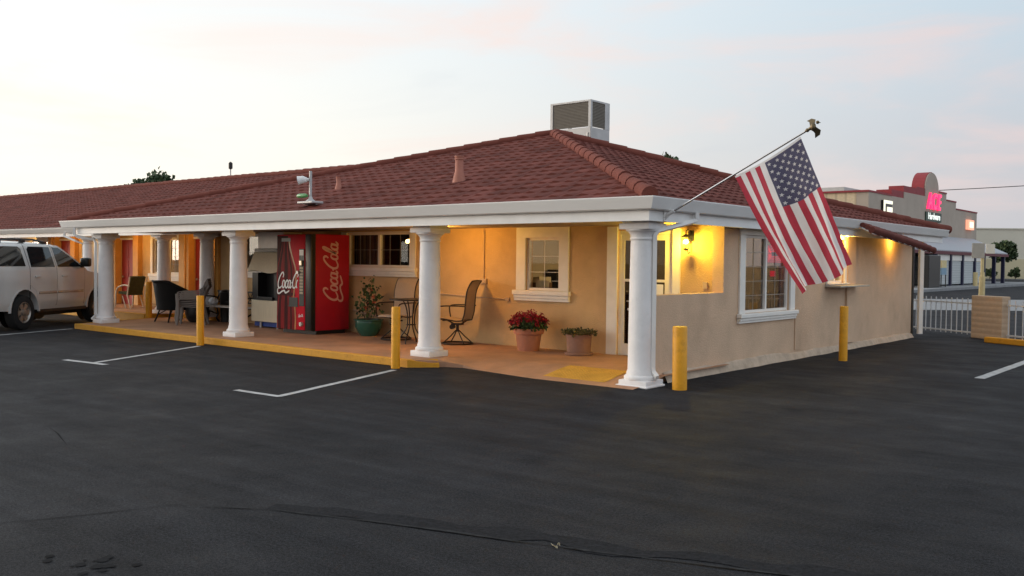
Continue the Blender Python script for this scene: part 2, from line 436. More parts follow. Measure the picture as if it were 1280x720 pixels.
def cmix(fac, a, b, mode='MIX'):
    m = N.new("ShaderNodeMix"); m.data_type = 'RGBA'; m.blend_type = mode
    if hasattr(fac, 'links'): L.new(fac, m.inputs[0])
    else: m.inputs[0].default_value = fac
    for i, q in ((6, a), (7, b)):
        if hasattr(q, 'links'): L.new(q, m.inputs[i])
        else: m.inputs[i].default_value = (*q, 1)
    return m.outputs[2]
sep = N.new("ShaderNodeSeparateXYZ"); L.new(D, sep.inputs[0])
azd = vmath('DOT_PRODUCT', D, SUN_AZ[:]).outputs["Value"]
elev = sep.outputs["Z"]
skys = cmix(1.0, sky.outputs[0], (SKY_S, SKY_S, SKY_S), 'MULTIPLY')
# thin high haze lit by the afterglow: bright cream towards the sunset, pale blue grey away from it
hz = cmix(mrange(azd, -.30, .92, 0, 1, True), (.66, .66, .71), (1.40, 1.32, 1.14))
hz2 = cmix(mrange(azd, -.45, .80, 0, 1, True), (.61, .76, .88), (1.12, 1.17, 1.18))
haze = cmix(mrange(elev, .03, .30, 0, 1, True), hz, hz2)
mp = N.new("ShaderNodeMapping"); mp.inputs["Scale"].default_value = (1.6, 1.6, 7.5); mp.inputs["Rotation"].default_value = (R(6), R(-4), 0)
L.new(D, mp.inputs["Vector"])
cn = N.new("ShaderNodeTexNoise"); cn.inputs["Scale"].default_value = 1.5; cn.inputs["Detail"].default_value = 7; cn.inputs["Roughness"].default_value = .56
cn.inputs["Distortion"].default_value = .5
L.new(mp.outputs[0], cn.inputs["Vector"])
cl = mrange(cn.outputs["Fac"], .46, .72, 0, .85, True)
pink = cmix(mrange(azd, -.3, .9, 0, 1), (.94, .72, .71), (1.3, 1.12, 1.0))
haze = cmix(cl, haze, pink)
haze = cmix(mrange(cn.outputs["Fac"], .25, .45, .22, 0, True), haze, (.62, .70, .80))
total = cmix(.86, skys, haze)
# the ground half of the dome: dim
total = cmix(mrange(elev, -.06, -.0, 1, 0), total, (.10, .095, .09))
glow = mrange(azd, .74, .98, 1.0, GLOW, True)
gm = N.new("ShaderNodeMix"); gm.data_type = 'RGBA'; gm.blend_type = 'MULTIPLY'; gm.inputs[0].default_value = 1
total = cmix(1.0, total, mrange(azd, -.95, -.35, 1.7, 1.0, True), 'MULTIPLY')
L.new(total, gm.inputs[6]); L.new(glow, gm.inputs[7])
L.new(gm.outputs[2], bg.inputs["Color"]); bg.inputs["Strength"].default_value = 1.0
sl = bpy.data.lights.new("sun", 'SUN'); sl.energy = SUN_E; sl.angle = R(20); sl.color = (1.0, .80, .62)
so = bpy.data.objects.new("sun", sl); COL.objects.link(so)
sd = Vector((SUN_AZ.x*math.cos(SUN_EL), SUN_AZ.y*math.cos(SUN_EL), math.sin(SUN_EL)))
so.rotation_euler = (-sd).to_track_quat('-Z', 'Y').to_euler()

def lamp(name, loc, watt, col, r=.05, spot=None, aim=None):
    l = bpy.data.lights.new(name, 'SPOT' if spot else 'POINT'); l.energy = watt; l.color = col; l.shadow_soft_size = r
    o = bpy.data.objects.new(name, l); COL.objects.link(o); o.location = loc
    if spot:
        l.spot_size = R(spot); l.spot_blend = .7
        o.rotation_euler = Vector(aim).to_track_quat('-Z', 'Y').to_euler()
    return o

# ------------------------------------------------------------------ ground
def sheet(name, pts, z, m, kind='structure'):
    mb = MB(); mb.quad(*[(p[0], p[1], z) for p in pts]); o = mb.build(name, m)
    tag(o, kind=kind); return o
mb = MB(); mb.quad((-700, -700, 0), (700, -700, 0), (700, 700, 0), (-700, 700, 0))
tag(mb.build("asphalt_ground", M['asphalt']), kind='structure')

def strip(name, pts, width, z, m, label=None, jag=0.0):
    mb = MB(); pts = [Vector((p[0], p[1], 0)) for p in pts]
    # resample
    q = []
    for a, b in zip(pts, pts[1:]):
        n = max(1, int((b-a).length/.15))
        for i in range(n): q.append(a.lerp(b, i/n))
    q.append(pts[-1]); vs = []
    for i, p in enumerate(q):
        t = (q[min(i+1, len(q)-1)] - q[max(0, i-1)]).normalized(); nrm = Vector((-t.y, t.x, 0))
        j1 = jag*(noise.noise(p*3.1)); j2 = jag*(noise.noise(p*2.7 + Vector((9, 4, 2))))
        vs.append(p + nrm*(width/2 + j1)); vs.append(p - nrm*(width/2 + j2))
    mb.add([(v.x, v.y, z) for v in vs], [(2*i, 2*i+1, 2*i+3, 2*i+2) for i in range(len(q)-1)])
    o = mb.build(name, m); tag(o, kind='structure'); return o
# painted stall lines (in a slanted row)
strip("parking_line", [(-2.70, -4.07), (-3.74, -1.12)], .105, .004, M['line'], jag=.008)
strip("parking_line", [(-3.56, -4.10), (-2.66, -4.06)], .10, .006, M['line'], jag=.008)
strip("parking_line", [(-7.90, -3.88), (-9.33, -1.08)], .105, .004, M['line'], jag=.008)
strip("parking_line", [(-8.66, -3.99), (-7.50, -3.86)], .12, .006, M['line'], jag=.008)
strip("parking_line", [(-14.0, -4.0), (-14.52, -2.71), (-15.30, -.78)], .105, .004, M['line'], jag=.008)
strip("parking_line", [(3.38, 4.40), (3.38, 10.0)], .15, .004, M['line'], jag=.008)
# tarry joint between two lifts of asphalt across the near lot
strip("asphalt_seam", [(1.02, -7.67), (1.58, -7.30), (2.33, -7.02), (2.89, -6.84), (3.32, -6.73), (3.90, -6.54), (4.76, -6.23), (6.4, -5.7)], .018, .0075, M['seam_lip'], jag=.026)
strip("tar_band", [(1.55, -7.22), (2.25, -6.92), (2.85, -6.73), (3.30, -6.62), (3.90, -6.43), (4.76, -6.12), (6.4, -5.58)], .16, .004, M['tar_band'], jag=.16)
strip("asphalt_seam", [(-.4, -9.6), (.62, -8.63), (.81, -8.21), (1.02, -7.67)], .012, .004, M['seam'], jag=.022)
strip("asphalt_seam", [(-2.83, -6.85), (-2.2, -7.0), (-1.5, -7.22)], .006, .004, M['seam'], jag=.022)
# oil stain
mb = MB()
for k in range(15):
    c = Vector((1.80 + random.gauss(0, .12), -8.62 + random.gauss(0, .05), .0)); c += Vector((.77, .64, 0))*random.uniform(-.13, .13)
    r = random.uniform(.008, .03); n = 9
    mb.quad(*[(c.x + r*(1+.5*random.random())*math.cos(6.283*i/n), c.y + r*(1+.5*random.random())*math.sin(6.283*i/n), .004 + k*.00005) for i in range(n)])
tag(mb.build("oil_stain", M['seam']), kind='structure')

# ------------------------------------------------------------------ porch slabs
mb = MB()
top = [(-15.18, -.62), (-3.75, -.62), (-3.75, 2.45), (-16.35, 2.45)]
fr = lambda u, v, d: (u, v, d)
mb.prism(top, .0, .12, fr)
# ramp from the slab down to the asphalt at the entry
nx, ny = 14, 10
vs = []; fs = []
for i in range(nx+1):
    x = -3.75 + 3.95*i/nx
    for j in range(ny+1):
        edge = -.05 - .36*min(1, (x+3.75)/2.2) - (.0 if x > -3.4 else (-.35-.25*0)*0)
        if x < -3.3: edge = -.60 + (x+3.75)/.45*.55
        y = edge + (2.45-edge)*j/ny
        k = min(1, max(0, (y - edge)/.95)); s = min(1, max(0, (x+3.75)/.9))
        z = .12*(1-s) + s*(.006 + .114*k*k*(3-2*k))
        if j == 0 and s < 1: z = min(z, .12)
        vs.append((x, y, z))
for i in range(nx):
    for j in range(ny):
        a = i*(ny+1)+j
        fs.append((a, a+ny+1, a+ny+2, a+1))
mb.add(vs, fs)
# skirt under ramp edge
for i in range(nx):
    a = vs[i*(ny+1)]; b = vs[(i+1)*(ny+1)]
    mb.quad(a, (a[0], a[1], 0), (b[0], b[1], 0), b)
tag(mb.build("porch_slab", M['porch']), kind='structure')
mb = MB()
mb.box((-15.28, -.74, 0), (-4.2, -.62, .124), .012)
mb.prism([(-15.28, -.62), (-15.182, -.62), (-16.36, 2.3), (-16.46, 2.3)], 0, .124, fr)
mb.add([(-4.2, -.74, 0), (-4.2, -.62, 0), (-3.9, -.62, 0), (-3.74, -.42, 0), (-3.6, -.30, 0), (-3.5, -.36, 0), (-3.72, -.6, 0), (-3.85, -.74, 0), (-4.2, -.74, .124), (-4.2, -.62, .124), (-3.9, -.62, .124), (-3.74, -.42, .124), (-3.6, -.30, .123), (-3.5, -.36, .05), (-3.72, -.6, .08), (-3.85, -.74, .124)], [(8,9,10,11,12,13,14,15)]+[(i, (i+1)%8, 8+(i+1)%8, 8+i) for i in range(8)])
tag(mb.build("kerb", M['kerb_yellow']), kind='structure')
mb = MB()
mb.prism([(-46, 1.75), (-16.48, 1.75), (-16.48, 2.46), (-14.0, 2.46), (-14.0, 6), (-46, 6)], .0, .22, fr)
tag(mb.build("walkway_slab", M['porch']), kind='structure')
mb = MB()
mb.box((-46, 1.62, 0), (-16.36, 1.75, .224), .012); mb.box((-16.478, 1.752, 0), (-16.36, 2.34, .222), .012)
mb.box((-16.35, 2.33, .10), (-14.15, 2.455, .222), .01)
tag(mb.build("kerb", M['kerb_yellow']), kind='structure')
# tactile paving on the ramp
mb = MB()
A = [Vector(p) for p in ((-1.52, -.20, .032), (-.42, -.20, .032), (-.42, .50, .118), (-1.52, .50, .118))]
def rz(x, y):
    edge = -.41; k = min(1, max(0, (y-edge)/.95)); return .006 + .114*k*k*(3-2*k)
n = 8
for i in range(n):
    y0 = -.20 + .70*i/n; y1 = -.20 + .70*(i+1)/n
    mb.quad((-1.52, y0, rz(0, y0)+.005), (-.42, y0, rz(0, y0)+.005), (-.42, y1, rz(0, y1)+.005), (-1.52, y1, rz(0, y1)+.005))
for i in range(18):
    for j in range(12):
        x = -1.49 + 1.04*i/17; y = -.17 + .64*j/11; z = rz(0, y)+.005
        mb.lathe([(.017, 0), (.014, .006)], (x, y, z), 8, capb=False)
tag(mb.build("tactile_paving", M['tactile']), kind='structure')
# cross-street concrete strip and store pavement
a, b, c, d = (-9.5, 22.1), (9.9, 38.2), (8.0, 48.0), (-16.5, 32.0)
sheet("pavement", [(-8.2, 23.2), (10.1, 38.4), (2.4, 47.6), (-15.9, 32.4)], .006, M['concrete'])
mb = MB(); mb.box((-17.0, 50, 0), (-11.0, 93, .18)); tag(mb.build("pavement", M['concrete']), kind='structure')
sheet("pavement", [(-34, 124), (-31, 121), (10, 152), (7, 155)], .006, M['concrete'])
# ------------------------------------------------------------------ roofs
def tile_roof(mb, O, u, v, ulen, vlen, cuts=(), course=.33, tw=.27, seed=1):
    O = Vector(O); u = Vector(u).normalized(); v = Vector(v).normalized(); n = u.cross(v)
    if n.z < 0: n = -n
    rnd = random.Random(seed)
    bm = bmesh.new()
    nu = int(ulen/tw*4); nc = int(vlen/course)+1
    prev = None
    for c in range(nc):
        off = (c % 2)*tw/2
        tones = [rnd.choice((0, 0, 1, 2)) for _ in range(nu//4+3)]
        jit = [rnd.uniform(-.004, .006) for _ in range(nu//4+3)]
        rows = []
        for (vv, hb, k) in ((c*course, .010, 1.0), ((c+1)*course, .004, .30)):
            row = []
            for i in range(nu+1):
                uu = ulen*i/nu
                ph = ((uu+off)/tw) % 1.0
                ti = int((uu+off)/tw)
                wv = .027*(0.5+.5*math.cos(2*math.pi*(ph-.5)))
                row.append(bm.verts.new(O + u*uu + v*min(vv, vlen) + n*(hb + (wv + jit[ti])*k)))
            rows.append(row)
        if prev:
            for i in range(nu): bm.faces.new((prev[i], prev[i+1], rows[0][i+1], rows[0][i]))
        for i in range(nu):
            fc = bm.faces.new((rows[0][i], rows[0][i+1], rows[1][i+1], rows[1][i]))
            fc.material_index = tones[int((ulen*(i+.5)/nu+off)/tw)]
        prev = rows[1]
    for co_, no_ in cuts:   # removes the side the normal points to
        bmesh.ops.bisect_plane(bm, geom=bm.verts[:]+bm.edges[:]+bm.faces[:], plane_co=co_, plane_no=no_, clear_outer=True)
    mb.bm(bm); bm.free()

def vcut(p, q, away):
    """vertical cutting plane through p,q; removes the side where the point 'away' is"""
    p = Vector((p[0], p[1], 0)); q = Vector((q[0], q[1], 0)); t = (q-p).normalized(); n = Vector((-t.y, t.x, 0))
    if n.dot(Vector((away[0], away[1], 0))-p) < 0: n = -n
    return (p, n)

def caps(mb, P0, P1, r=.13, l=.40):
    P0 = Vector(P0); P1 = Vector(P1); n = max(1, int((P1-P0).length/l))
    for i in range(n):
        a = P0.lerp(P1, i/n); b = P0.lerp(P1, min(1, (i+1.18)/n)); h = Vector((0, 0, random.uniform(0, .012)))
        mb.tube([a+h+Vector((0, 0, .012)), a.lerp(b, .06)+h+Vector((0, 0, .012)), b+h], [r*1.06, r*1.07, r*.96], seg=12)

AP = (-6.0, 5.9, 4.64); EL = (-16.5, -.5, 2.57); ER = (.5, -.5, 2.57); EB = (.5, 13.6, 2.57); MID = (-1.75, 9.2, 3.28)
office = empty("office_building", (0, 0, 0), label="low tan stucco motel office with white columned porch and red tiled hip roof", cat="building")
mb = MB()
tile_roof(mb, EL, (1, 0, 0), (0, 1, (4.64-2.57)/6.4), 17.0, 6.9, [vcut(EL, AP, (-16, 5)), vcut(ER, AP, (0, 5))], seed=1)
rs = (4.64-2.57)/6.5
tile_roof(mb, ER, (0, 1, 0), (-1, 0, rs), 14.1, 7.1, [vcut(ER, AP, (-6, -1)), vcut(AP, MID, (-5, 9)), ((-1.75, 0, 0), (1, 0, 0))], seed=2)
tile_roof(mb, ER, (0, 1, 0), (-1, 0, rs), 14.1, 3.0, [vcut(ER, AP, (-6, -1)), vcut(MID, EB, (-2, 13)), ((-1.75, 0, 0), (-1, 0, 0))], seed=3)
tile_roof(mb, (-16.5, -.5, 2.57), (0, 1, 0), (1, 0, (4.64-2.57)/10.5), 13, 10.8, [vcut(EL, AP, (0, 0)), vcut(AP, (-16.5, 12.3), (-6, 13))], seed=4)
mb.quad(AP, (-16.5, 12.3, 2.57), (-16.5, 13.6, 2.3), EB); mb.quad(AP, EB, MID)
roof = mb.build("roof", [M['tile'], M['tile_dark'], M['tile_pale']], office)
mb = MB()
caps(mb, (.42, -.42, 2.615), (AP[0], AP[1], AP[2]+.0), .110, .50)
caps(mb, (-16.3, -.38, 2.62), (AP[0], AP[1], AP[2]+.02), .09, .42)
caps(mb, (MID[0], MID[1], MID[2]+.03), (AP[0], AP[1], AP[2]+.03), .10, .42)
caps(mb, (EB[0], EB[1], EB[2]+.03), (MID[0], MID[1], MID[2]+.03), .10, .42)
mb.build("ridge_cap", M['cap'], roof, smooth=40)

def sweep(mb, prof, ends=(-16.5, 13.6)):
    n = len(prof); vs = []
    for d, z in prof:
        vs += [(ends[0], -d, z), (d, -d, z), (d, ends[1], z)]
    fs = []
    for i in range(n):
        j = (i+1) % n
        for k in range(2): fs.append((i*3+k, i*3+k+1, j*3+k+1, j*3+k))
    fs.append(tuple(i*3 for i in range(n))); fs.append(tuple(i*3+2 for i in reversed(range(n))))
    mb.add(vs, fs)
mb = MB(); sweep(mb, [(.405, 2.43), (.465, 2.43), (.485, 2.445), (.548, 2.592), (.548, 2.605), (.405, 2.605)])
g = mb.build("gutter", M['gutter'], office)
mb = MB(); sweep(mb, [(.33, 2.285), (.40, 2.285), (.40, 2.428), (.403, 2.60), (.33, 2.60)], (-15.95, 13.45))
mb.build("fascia_board", M['white'], office)
mb = MB()
mb.quad((-15.95, -.33, 2.36), (.33, -.33, 2.36), (.33, 2.6, 2.36), (-15.95, 2.6, 2.36))
mb.quad((-.3, 2.6, 2.36), (.33, 2.6, 2.36), (.33, 13.45, 2.36), (-.3, 13.45, 2.36))
mb.build("soffit", M['soffit'], office)

# walls
H = 2.36
mb = MB()
wall_mesh(mb, 'x', 2.45, .2, -14.1, -.12, .0, H, [(-13.05, -12.0, 1.45, 2.31), (-9.10, -7.10, 1.57, 2.31), (-3.99, -3.21, 1.19, 2.16), (-1.95, -.86, .0, 2.27)])
mb.box((-14.1, 2.65, 0), (-13.9, 3.9, H))
mb.box((-14.1, 9.9, 0), (-.13, 10.1, 2.3))
mb.box((-2.24, 2.43, .0), (-2.16, 2.449, 2.34)); 
mb.build("front_wall", M['stucco'], office)
mb = MB()
wall_mesh(mb, 'y', .08, .2, .27, 12.12, .0, H, [(.26, 2.40, 1.26, 2.40), (3.12, 4.95, .90, 2.20), (6.80, 7.62, 1.36, 2.22)])
mb.box((.081, 5.22, .16), (.098, 5.5, .92)); mb.box((.081, 7.74, .14), (.125, 8.2, 2.30))
mb.box((-13.9, 11.9, 0), (-.12, 12.12, H))
mb.build("side_wall", M['stucco2'], office)
# rough concrete footing along the side wall
mb = MB(); vs = []; n = 90
for i in range(n+1):
    y = .55 + 11.6*i/n
    h = .12 + .05*noise.noise((y*.6, 1, 0)) + .02*noise.noise((y*3, 4, 0)) + .04*max(0, 1-abs(y-2.8)/2.5)
    o_ = .115 + .03*noise.noise((y*1.3, 7, 0)); 
    vs += [(.0805, y, h), (o_, y, h-.02), (o_+.05+.02*noise.noise((y*2.2, 2, 2)), y, 0)]
mb.add(vs, [(3*i+k, 3*i+k+1, 3*i+k+4, 3*i+k+3) for i in range(n) for k in range(2)])
mb.build("footing", M['base'], office)
# conduit along the front wall
mb = MB()
mb.tube([(-6.55, 2.43, 1.06), (-4.42, 2.43, 1.0)], .012, 6); mb.box((-4.46, 2.41, .97), (-4.38, 2.449, 1.03))
mb.build("conduit", M['pipe'], office); mb = MB()
mb.tube([(-5.03, 2.43, 2.34), (-5.03, 2.43, 1.36)], .012, 6); mb.box((-5.12, 2.40, 1.28), (-4.95, 2.449, 1.38), .01)
mb.build("conduit", M['pipe'], office); mb = MB()
mb.tube([(-8.85, 2.42, .62), (-8.3, 2.42, .52), (-7.6, 2.42, .50)], .022, 6)
mb.build("conduit", M['pipe'], office)

# columns
def column_parts(parent, x, y, zb, zt, lab=None):
    mb = MB()
    mb.lathe([(.205, zb+.145), (.200, zb+.20), (.186, zb+.235), (.184, zb+.5), (.180, zb+1.0), (.168, zt-.30), (.164, zt-.24), (.164, zt-.2)], (x, y, 0), 32)
    c = mb.build("column", M['column'], parent, smooth=35)
    mb = MB(); mb.box((x-.225, y-.225, zb-.002), (x+.225, y+.225, zb+.095), .008)
    mb.lathe([(.228, zb+.093), (.236, zb+.115), (.234, zb+.14), (.222, zb+.155), (.206, zb+.16)], (x, y, 0), 32)
    mb.build("plinth", M['column'], c, smooth=35)
    mb = MB(); mb.lathe([(.166, zt-.24), (.178, zt-.225), (.178, zt-.205), (.168, zt-.195), (.172, zt-.16), (.205, zt-.12), (.235, zt-.105), (.235, zt-.085)], (x, y, 0), 32)
    mb.box((x-.24, y-.24, zt-.086), (x+.24, y+.24, zt-.005), .006); mb.box((x-.21, y-.21, zt-.0045), (x+.21, y+.21, zt+.09))
    mb.build("capital", M['column'], c, smooth=35)
    return c
for x, zb in ((.06, .0), (-4.09, .12), (-9.62, .12), (-15.2, .12)):
    column_parts(office, x, 0, zb, 2.268)
mb = MB(); mb.box((-.20, -.25, 0), (.31, .24, .03), .01)   # rough mortar pad under the corner column
mb.build("column_footing", M['column'], office)

# windows
def window(parent, axis, pos, u0, u1, z0, z1, trim, nu=2, nz=2, glass='glass', sillh=.2, slide=True, trim_top=True, grid=True):
    """pos = outer wall face; frame proud of it; outward is -y ('x') or +x ('y')"""
    def B(mb, ua, ub, za, zb, d0, d1, bev=0.0):
        if axis == 'x': mb.box((ua, pos-d1, za), (ub, pos-d0, zb), bev)
        else: mb.box((pos+d0, ua, za), (pos+d1, ub, zb), bev)
    mb = MB(); t = trim
    B(mb, u0-t, u0, z0-.001, z1, .001, .035, .005); B(mb, u1, u1+t, z0-.001, z1, .001, .035, .005)
    if not trim_top: B(mb, u0-t, u1+t, z1+.001, z1+.02, .001, .034)
    if trim_top: B(mb, u0-t, u1+t, z1, z1+t*.9, .001, .036, .005)
    w = mb.build("window", M['trim'], parent)
    mb = MB(); s = .045
    B(mb, u0, u0+s, z0, z1, -.10, -.03); B(mb, u1-s, u1, z0, z1, -.10, -.03)
    B(mb, u0+s, u1-s, z0, z0+s, -.10, -.03); B(mb, u0+s, u1-s, z1-s, z1, -.10, -.03)
    if slide: um = (u0+u1)/2; B(mb, um-.03, um+.03, z0+s, z1-s, -.105, -.025)
    mb.build("sash", M['trim'], w)
    mb = MB(); B(mb, u0+s, u1-s, z0+s, z1-s, -.071, -.066); mb.build("pane", M[glass], w)
    if grid:
        mb = MB()
        for i in range(1, nu):
            uu = u0+s+(u1-u0-2*s)*i/nu
            if slide and abs(uu-(u0+u1)/2) < .05: continue
            B(mb, uu-.0045, uu+.0045, z0+s, z1-s, -.063, -.056)
        for j in range(1, nz):
            zz = z0+s+(z1-z0-2*s)*j/nz; B(mb, u0+s, u1-s, zz-.0045, zz+.0045, -.064, -.055)
        mb.build("muntin", M['trim' if not slide or nz == 1 or axis == 'w' else 'muntin'], w)
    mb = MB()
    B(mb, u0-t-.05, u1+t+.05, z0-sillh*.45, z0-.002, -.09 if False else .0012, .095, .012)
    B(mb, u0-t-.03, u1+t+.03, z0-sillh*.75, z0-sillh*.452, .0012, .07, .01)
    B(mb, u0-t-.035, u1+t+.035, z0-sillh, z0-sillh*.752, .0012, .05, .008)
    mb.build("sill", M['trim'], w)
    return w
window(office, 'x', 2.45, -9.10, -7.10, 1.57, 2.31, .18, 6, 2, trim_top=False)
window(office, 'x', 2.45, -13.05, -12.0, 1.45, 2.31, .15, 2, 2, trim_top=False, slide=False)
window(office, 'x', 2.45, -3.99, -3.21, 1.19, 2.16, .22, 2, 3, slide=False)
window(office, 'y', .08, 3.12, 4.95, .90, 2.20, .20, 4, 5, glass='glass_dark', sillh=.16)
window(office, 'y', .08, 6.80, 7.62, 1.36, 2.22, .10, 1, 1, slide=True, grid=False, sillh=.04)
mb = MB(); mb.box((.081, 6.65, 1.285), (.40, 8.25, 1.318), .006); mb.build("shelf", M['sign_back'], office)
# glazed entry door
mb = MB(); y = 2.45
mb.box((-2.16, y-.03, .12), (-1.95, y-.001, 2.34)); mb.box((-1.95, y+.03, .1), (-1.91, y+.1, 2.27)); mb.box((-.93, y+.03, .1), (-.86, y+.1, 2.27)); mb.box((-1.91, y+.03, 2.2), (-.93, y+.1, 2.27))
mb.box((-.86, y-.03, .12), (-.72, y-.001, 2.34))
d = mb.build("door", M['trim'], office)
mb = MB(); mb.box((-1.905, y+.04, .12), (-1.84, y+.085, 2.195)); mb.box((-1.04, y+.04, .12), (-.94, y+.085, 2.195))
mb.box((-1.84, y+.04, .12), (-1.04, y+.085, .32)); mb.box((-1.84, y+.04, 2.1), (-1.04, y+.085, 2.195)); mb.box((-1.84, y+.03, 1.395), (-1.04, y+.085, 1.44))
mb.build("door_frame", M['trim'], d)
mb = MB(); mb.box((-1.84, y+.058, .32), (-1.04, y+.064, 1.395)); mb.box((-1.84, y+.058, 1.44), (-1.04, y+.064, 2.1)); mb.build("pane", M['glass_dark'], d)
mb = MB(); mb.tube([(-1.73, y-.01, 1.06), (-1.73, y-.04, 1.06), (-1.60, y-.04, 1.06)], .012, 8); mb.build("handle", M['silver'], d, smooth=40); mb = MB(); mb.lathe([(.022, 0), (.022, .03)], (-1.73, y+.01, .92), 12, axis='y'); mb.build("lock", M['silver'], d, smooth=40)
mb = MB(); mb.box((-1.20, y+.02, 1.10), (-1.06, y+.028, 1.36)); mb.build("notice", M['logo_white'], d)

# rain pipes of the office
def pipe(parent, pts, r=.032, m='white'):
    mb = MB(); mb.tube(pts, r*1.25, seg=4, cap=True); return mb.build("downspout", M[m], parent)
pipe(office, [(.47, .78, 2.44), (.47, .78, 2.335), (.43, .72, 2.31), (.27, .03, 2.16), (.255, .0, 2.10), (.255, .0, .28), (.27, -.01, .21), (.36, -.06, .15)])
pipe(office, [(-15.85, -.46, 2.44), (-15.85, -.46, 2.26), (-15.80, -.42, 2.22), (-15.43, -.18, 2.15), (-15.40, -.16, 2.08), (-15.40, -.16, .30), (-15.5, -.2, .20)])
pipe(office, [(.22, 12.36, 2.5), (.22, 12.36, .08)], .055)
mb = MB(); mb.box((-.05, 12.13, .05), (.1, 12.25, 2.36)); mb.build("gap_shade_strip", M['dark'], office)  # dark strip standing in for the shadow at the wall return
# small tiled canopy that slopes down along the side wall
mb = MB(); A0 = Vector((.42, 7.3, 2.50)); A1 = Vector((.45, 11.35, 2.17)); wX = .36
mb.add([A0, A0+Vector((wX, -.1, -.17)), A1+Vector((wX, -.1, -.17)), A1, A0+Vector((0, 0, .03)), A0+Vector((wX, -.1, -.14)), A1+Vector((wX, -.1, -.14)), A1+Vector((0, 0, .03))], [(0,3,2,1),(4,5,6,7),(0,1,5,4),(1,2,6,5),(2,3,7,6),(3,0,4,7)])
cn_ = mb.build("canopy", M['white'], office)
mb = MB()
for k in range(4):
    for i in range(11):
        f0 = i/11; f1 = (i+1.15)/11
        if k == 3:
            q0 = A0.lerp(A1, f0)+Vector((wX-.02, -.1, -.105)); q1 = A0.lerp(A1, min(1.0, f1))+Vector((wX-.02, -.1, -.105)); mb.tube([q0, q1], [.056, .070], seg=10)
        a = A0.lerp(A1, f0)+Vector((.04+wX*(k)/3.4, -.1*k/3, .05-.155*k/3.4)); b = A0.lerp(A1, min(1.0, f1))+Vector((.04+wX*(k)/3.4, -.1*k/3, .05-.155*k/3.4))
        mb.tube([a, b], [.052, .062], seg=10)
mb.build("canopy_tiles", M['tile'], cn_, smooth=45)

# roof fittings of the office
mb = MB()
def vent(mb, x, y, h, r, flare=True):
    z = 2.57 + .323*(y+.5)
    mb.lathe([(r*1.75, -.1), (r*1.6, .03), (r*1.05, h*.42), (r, h*.8), (r*1.02, h*.84), (r*1.18, h*.86), (r*1.18, h*.9), (r*1.02, h*.92), (r*1.2, h*.96), (r*1.2, h)], (x, y, z), 16)
vent(mb, -4.67, 1.32, .47, .074)
mb.build("vent_pipe", M['vent'], roof, smooth=40)
mb = MB(); vent(mb, -8.08, 1.34, .26, .045); mb.build("vent_pipe", M['vent'], roof, smooth=40)

# interior of the office and of the room behind the wide window
mb = MB()
mb.box((-5.45, 6.8, .0), (-.12, 6.9, H-.003)); mb.box((-5.55, 2.65, .0), (-5.45, 6.9, H-.003))
mb.build("interior_wall", M['room'], office)
mb = MB(); mb.box((-13.9, 2.65, .06), (-.12, 9.9, .10)); mb.build("interior_floor", M['wood'], office)
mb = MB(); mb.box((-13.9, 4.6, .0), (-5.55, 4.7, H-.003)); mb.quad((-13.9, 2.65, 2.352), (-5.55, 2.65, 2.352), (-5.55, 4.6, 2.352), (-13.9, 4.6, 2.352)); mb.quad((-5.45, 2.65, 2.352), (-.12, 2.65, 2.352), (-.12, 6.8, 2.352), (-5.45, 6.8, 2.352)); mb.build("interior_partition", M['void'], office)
mb = MB()
for x0, x1 in ((-9.15, -8.25),):
    n = 30
    for i in range(n):
        a = x0+(x1-x0)*i/n; b = x0+(x1-x0)*(i+1)/n
        mb.quad((a, 2.75+.03*math.sin(i*1.3), 1.3), (b, 2.75+.03*math.sin((i+1)*1.3), 1.3), (b, 2.75+.03*math.sin((i+1)*1.3), 2.34), (a, 2.75+.03*math.sin(i*1.3), 2.34))
mb.build("curtain", M['curtain'], office, smooth=60)

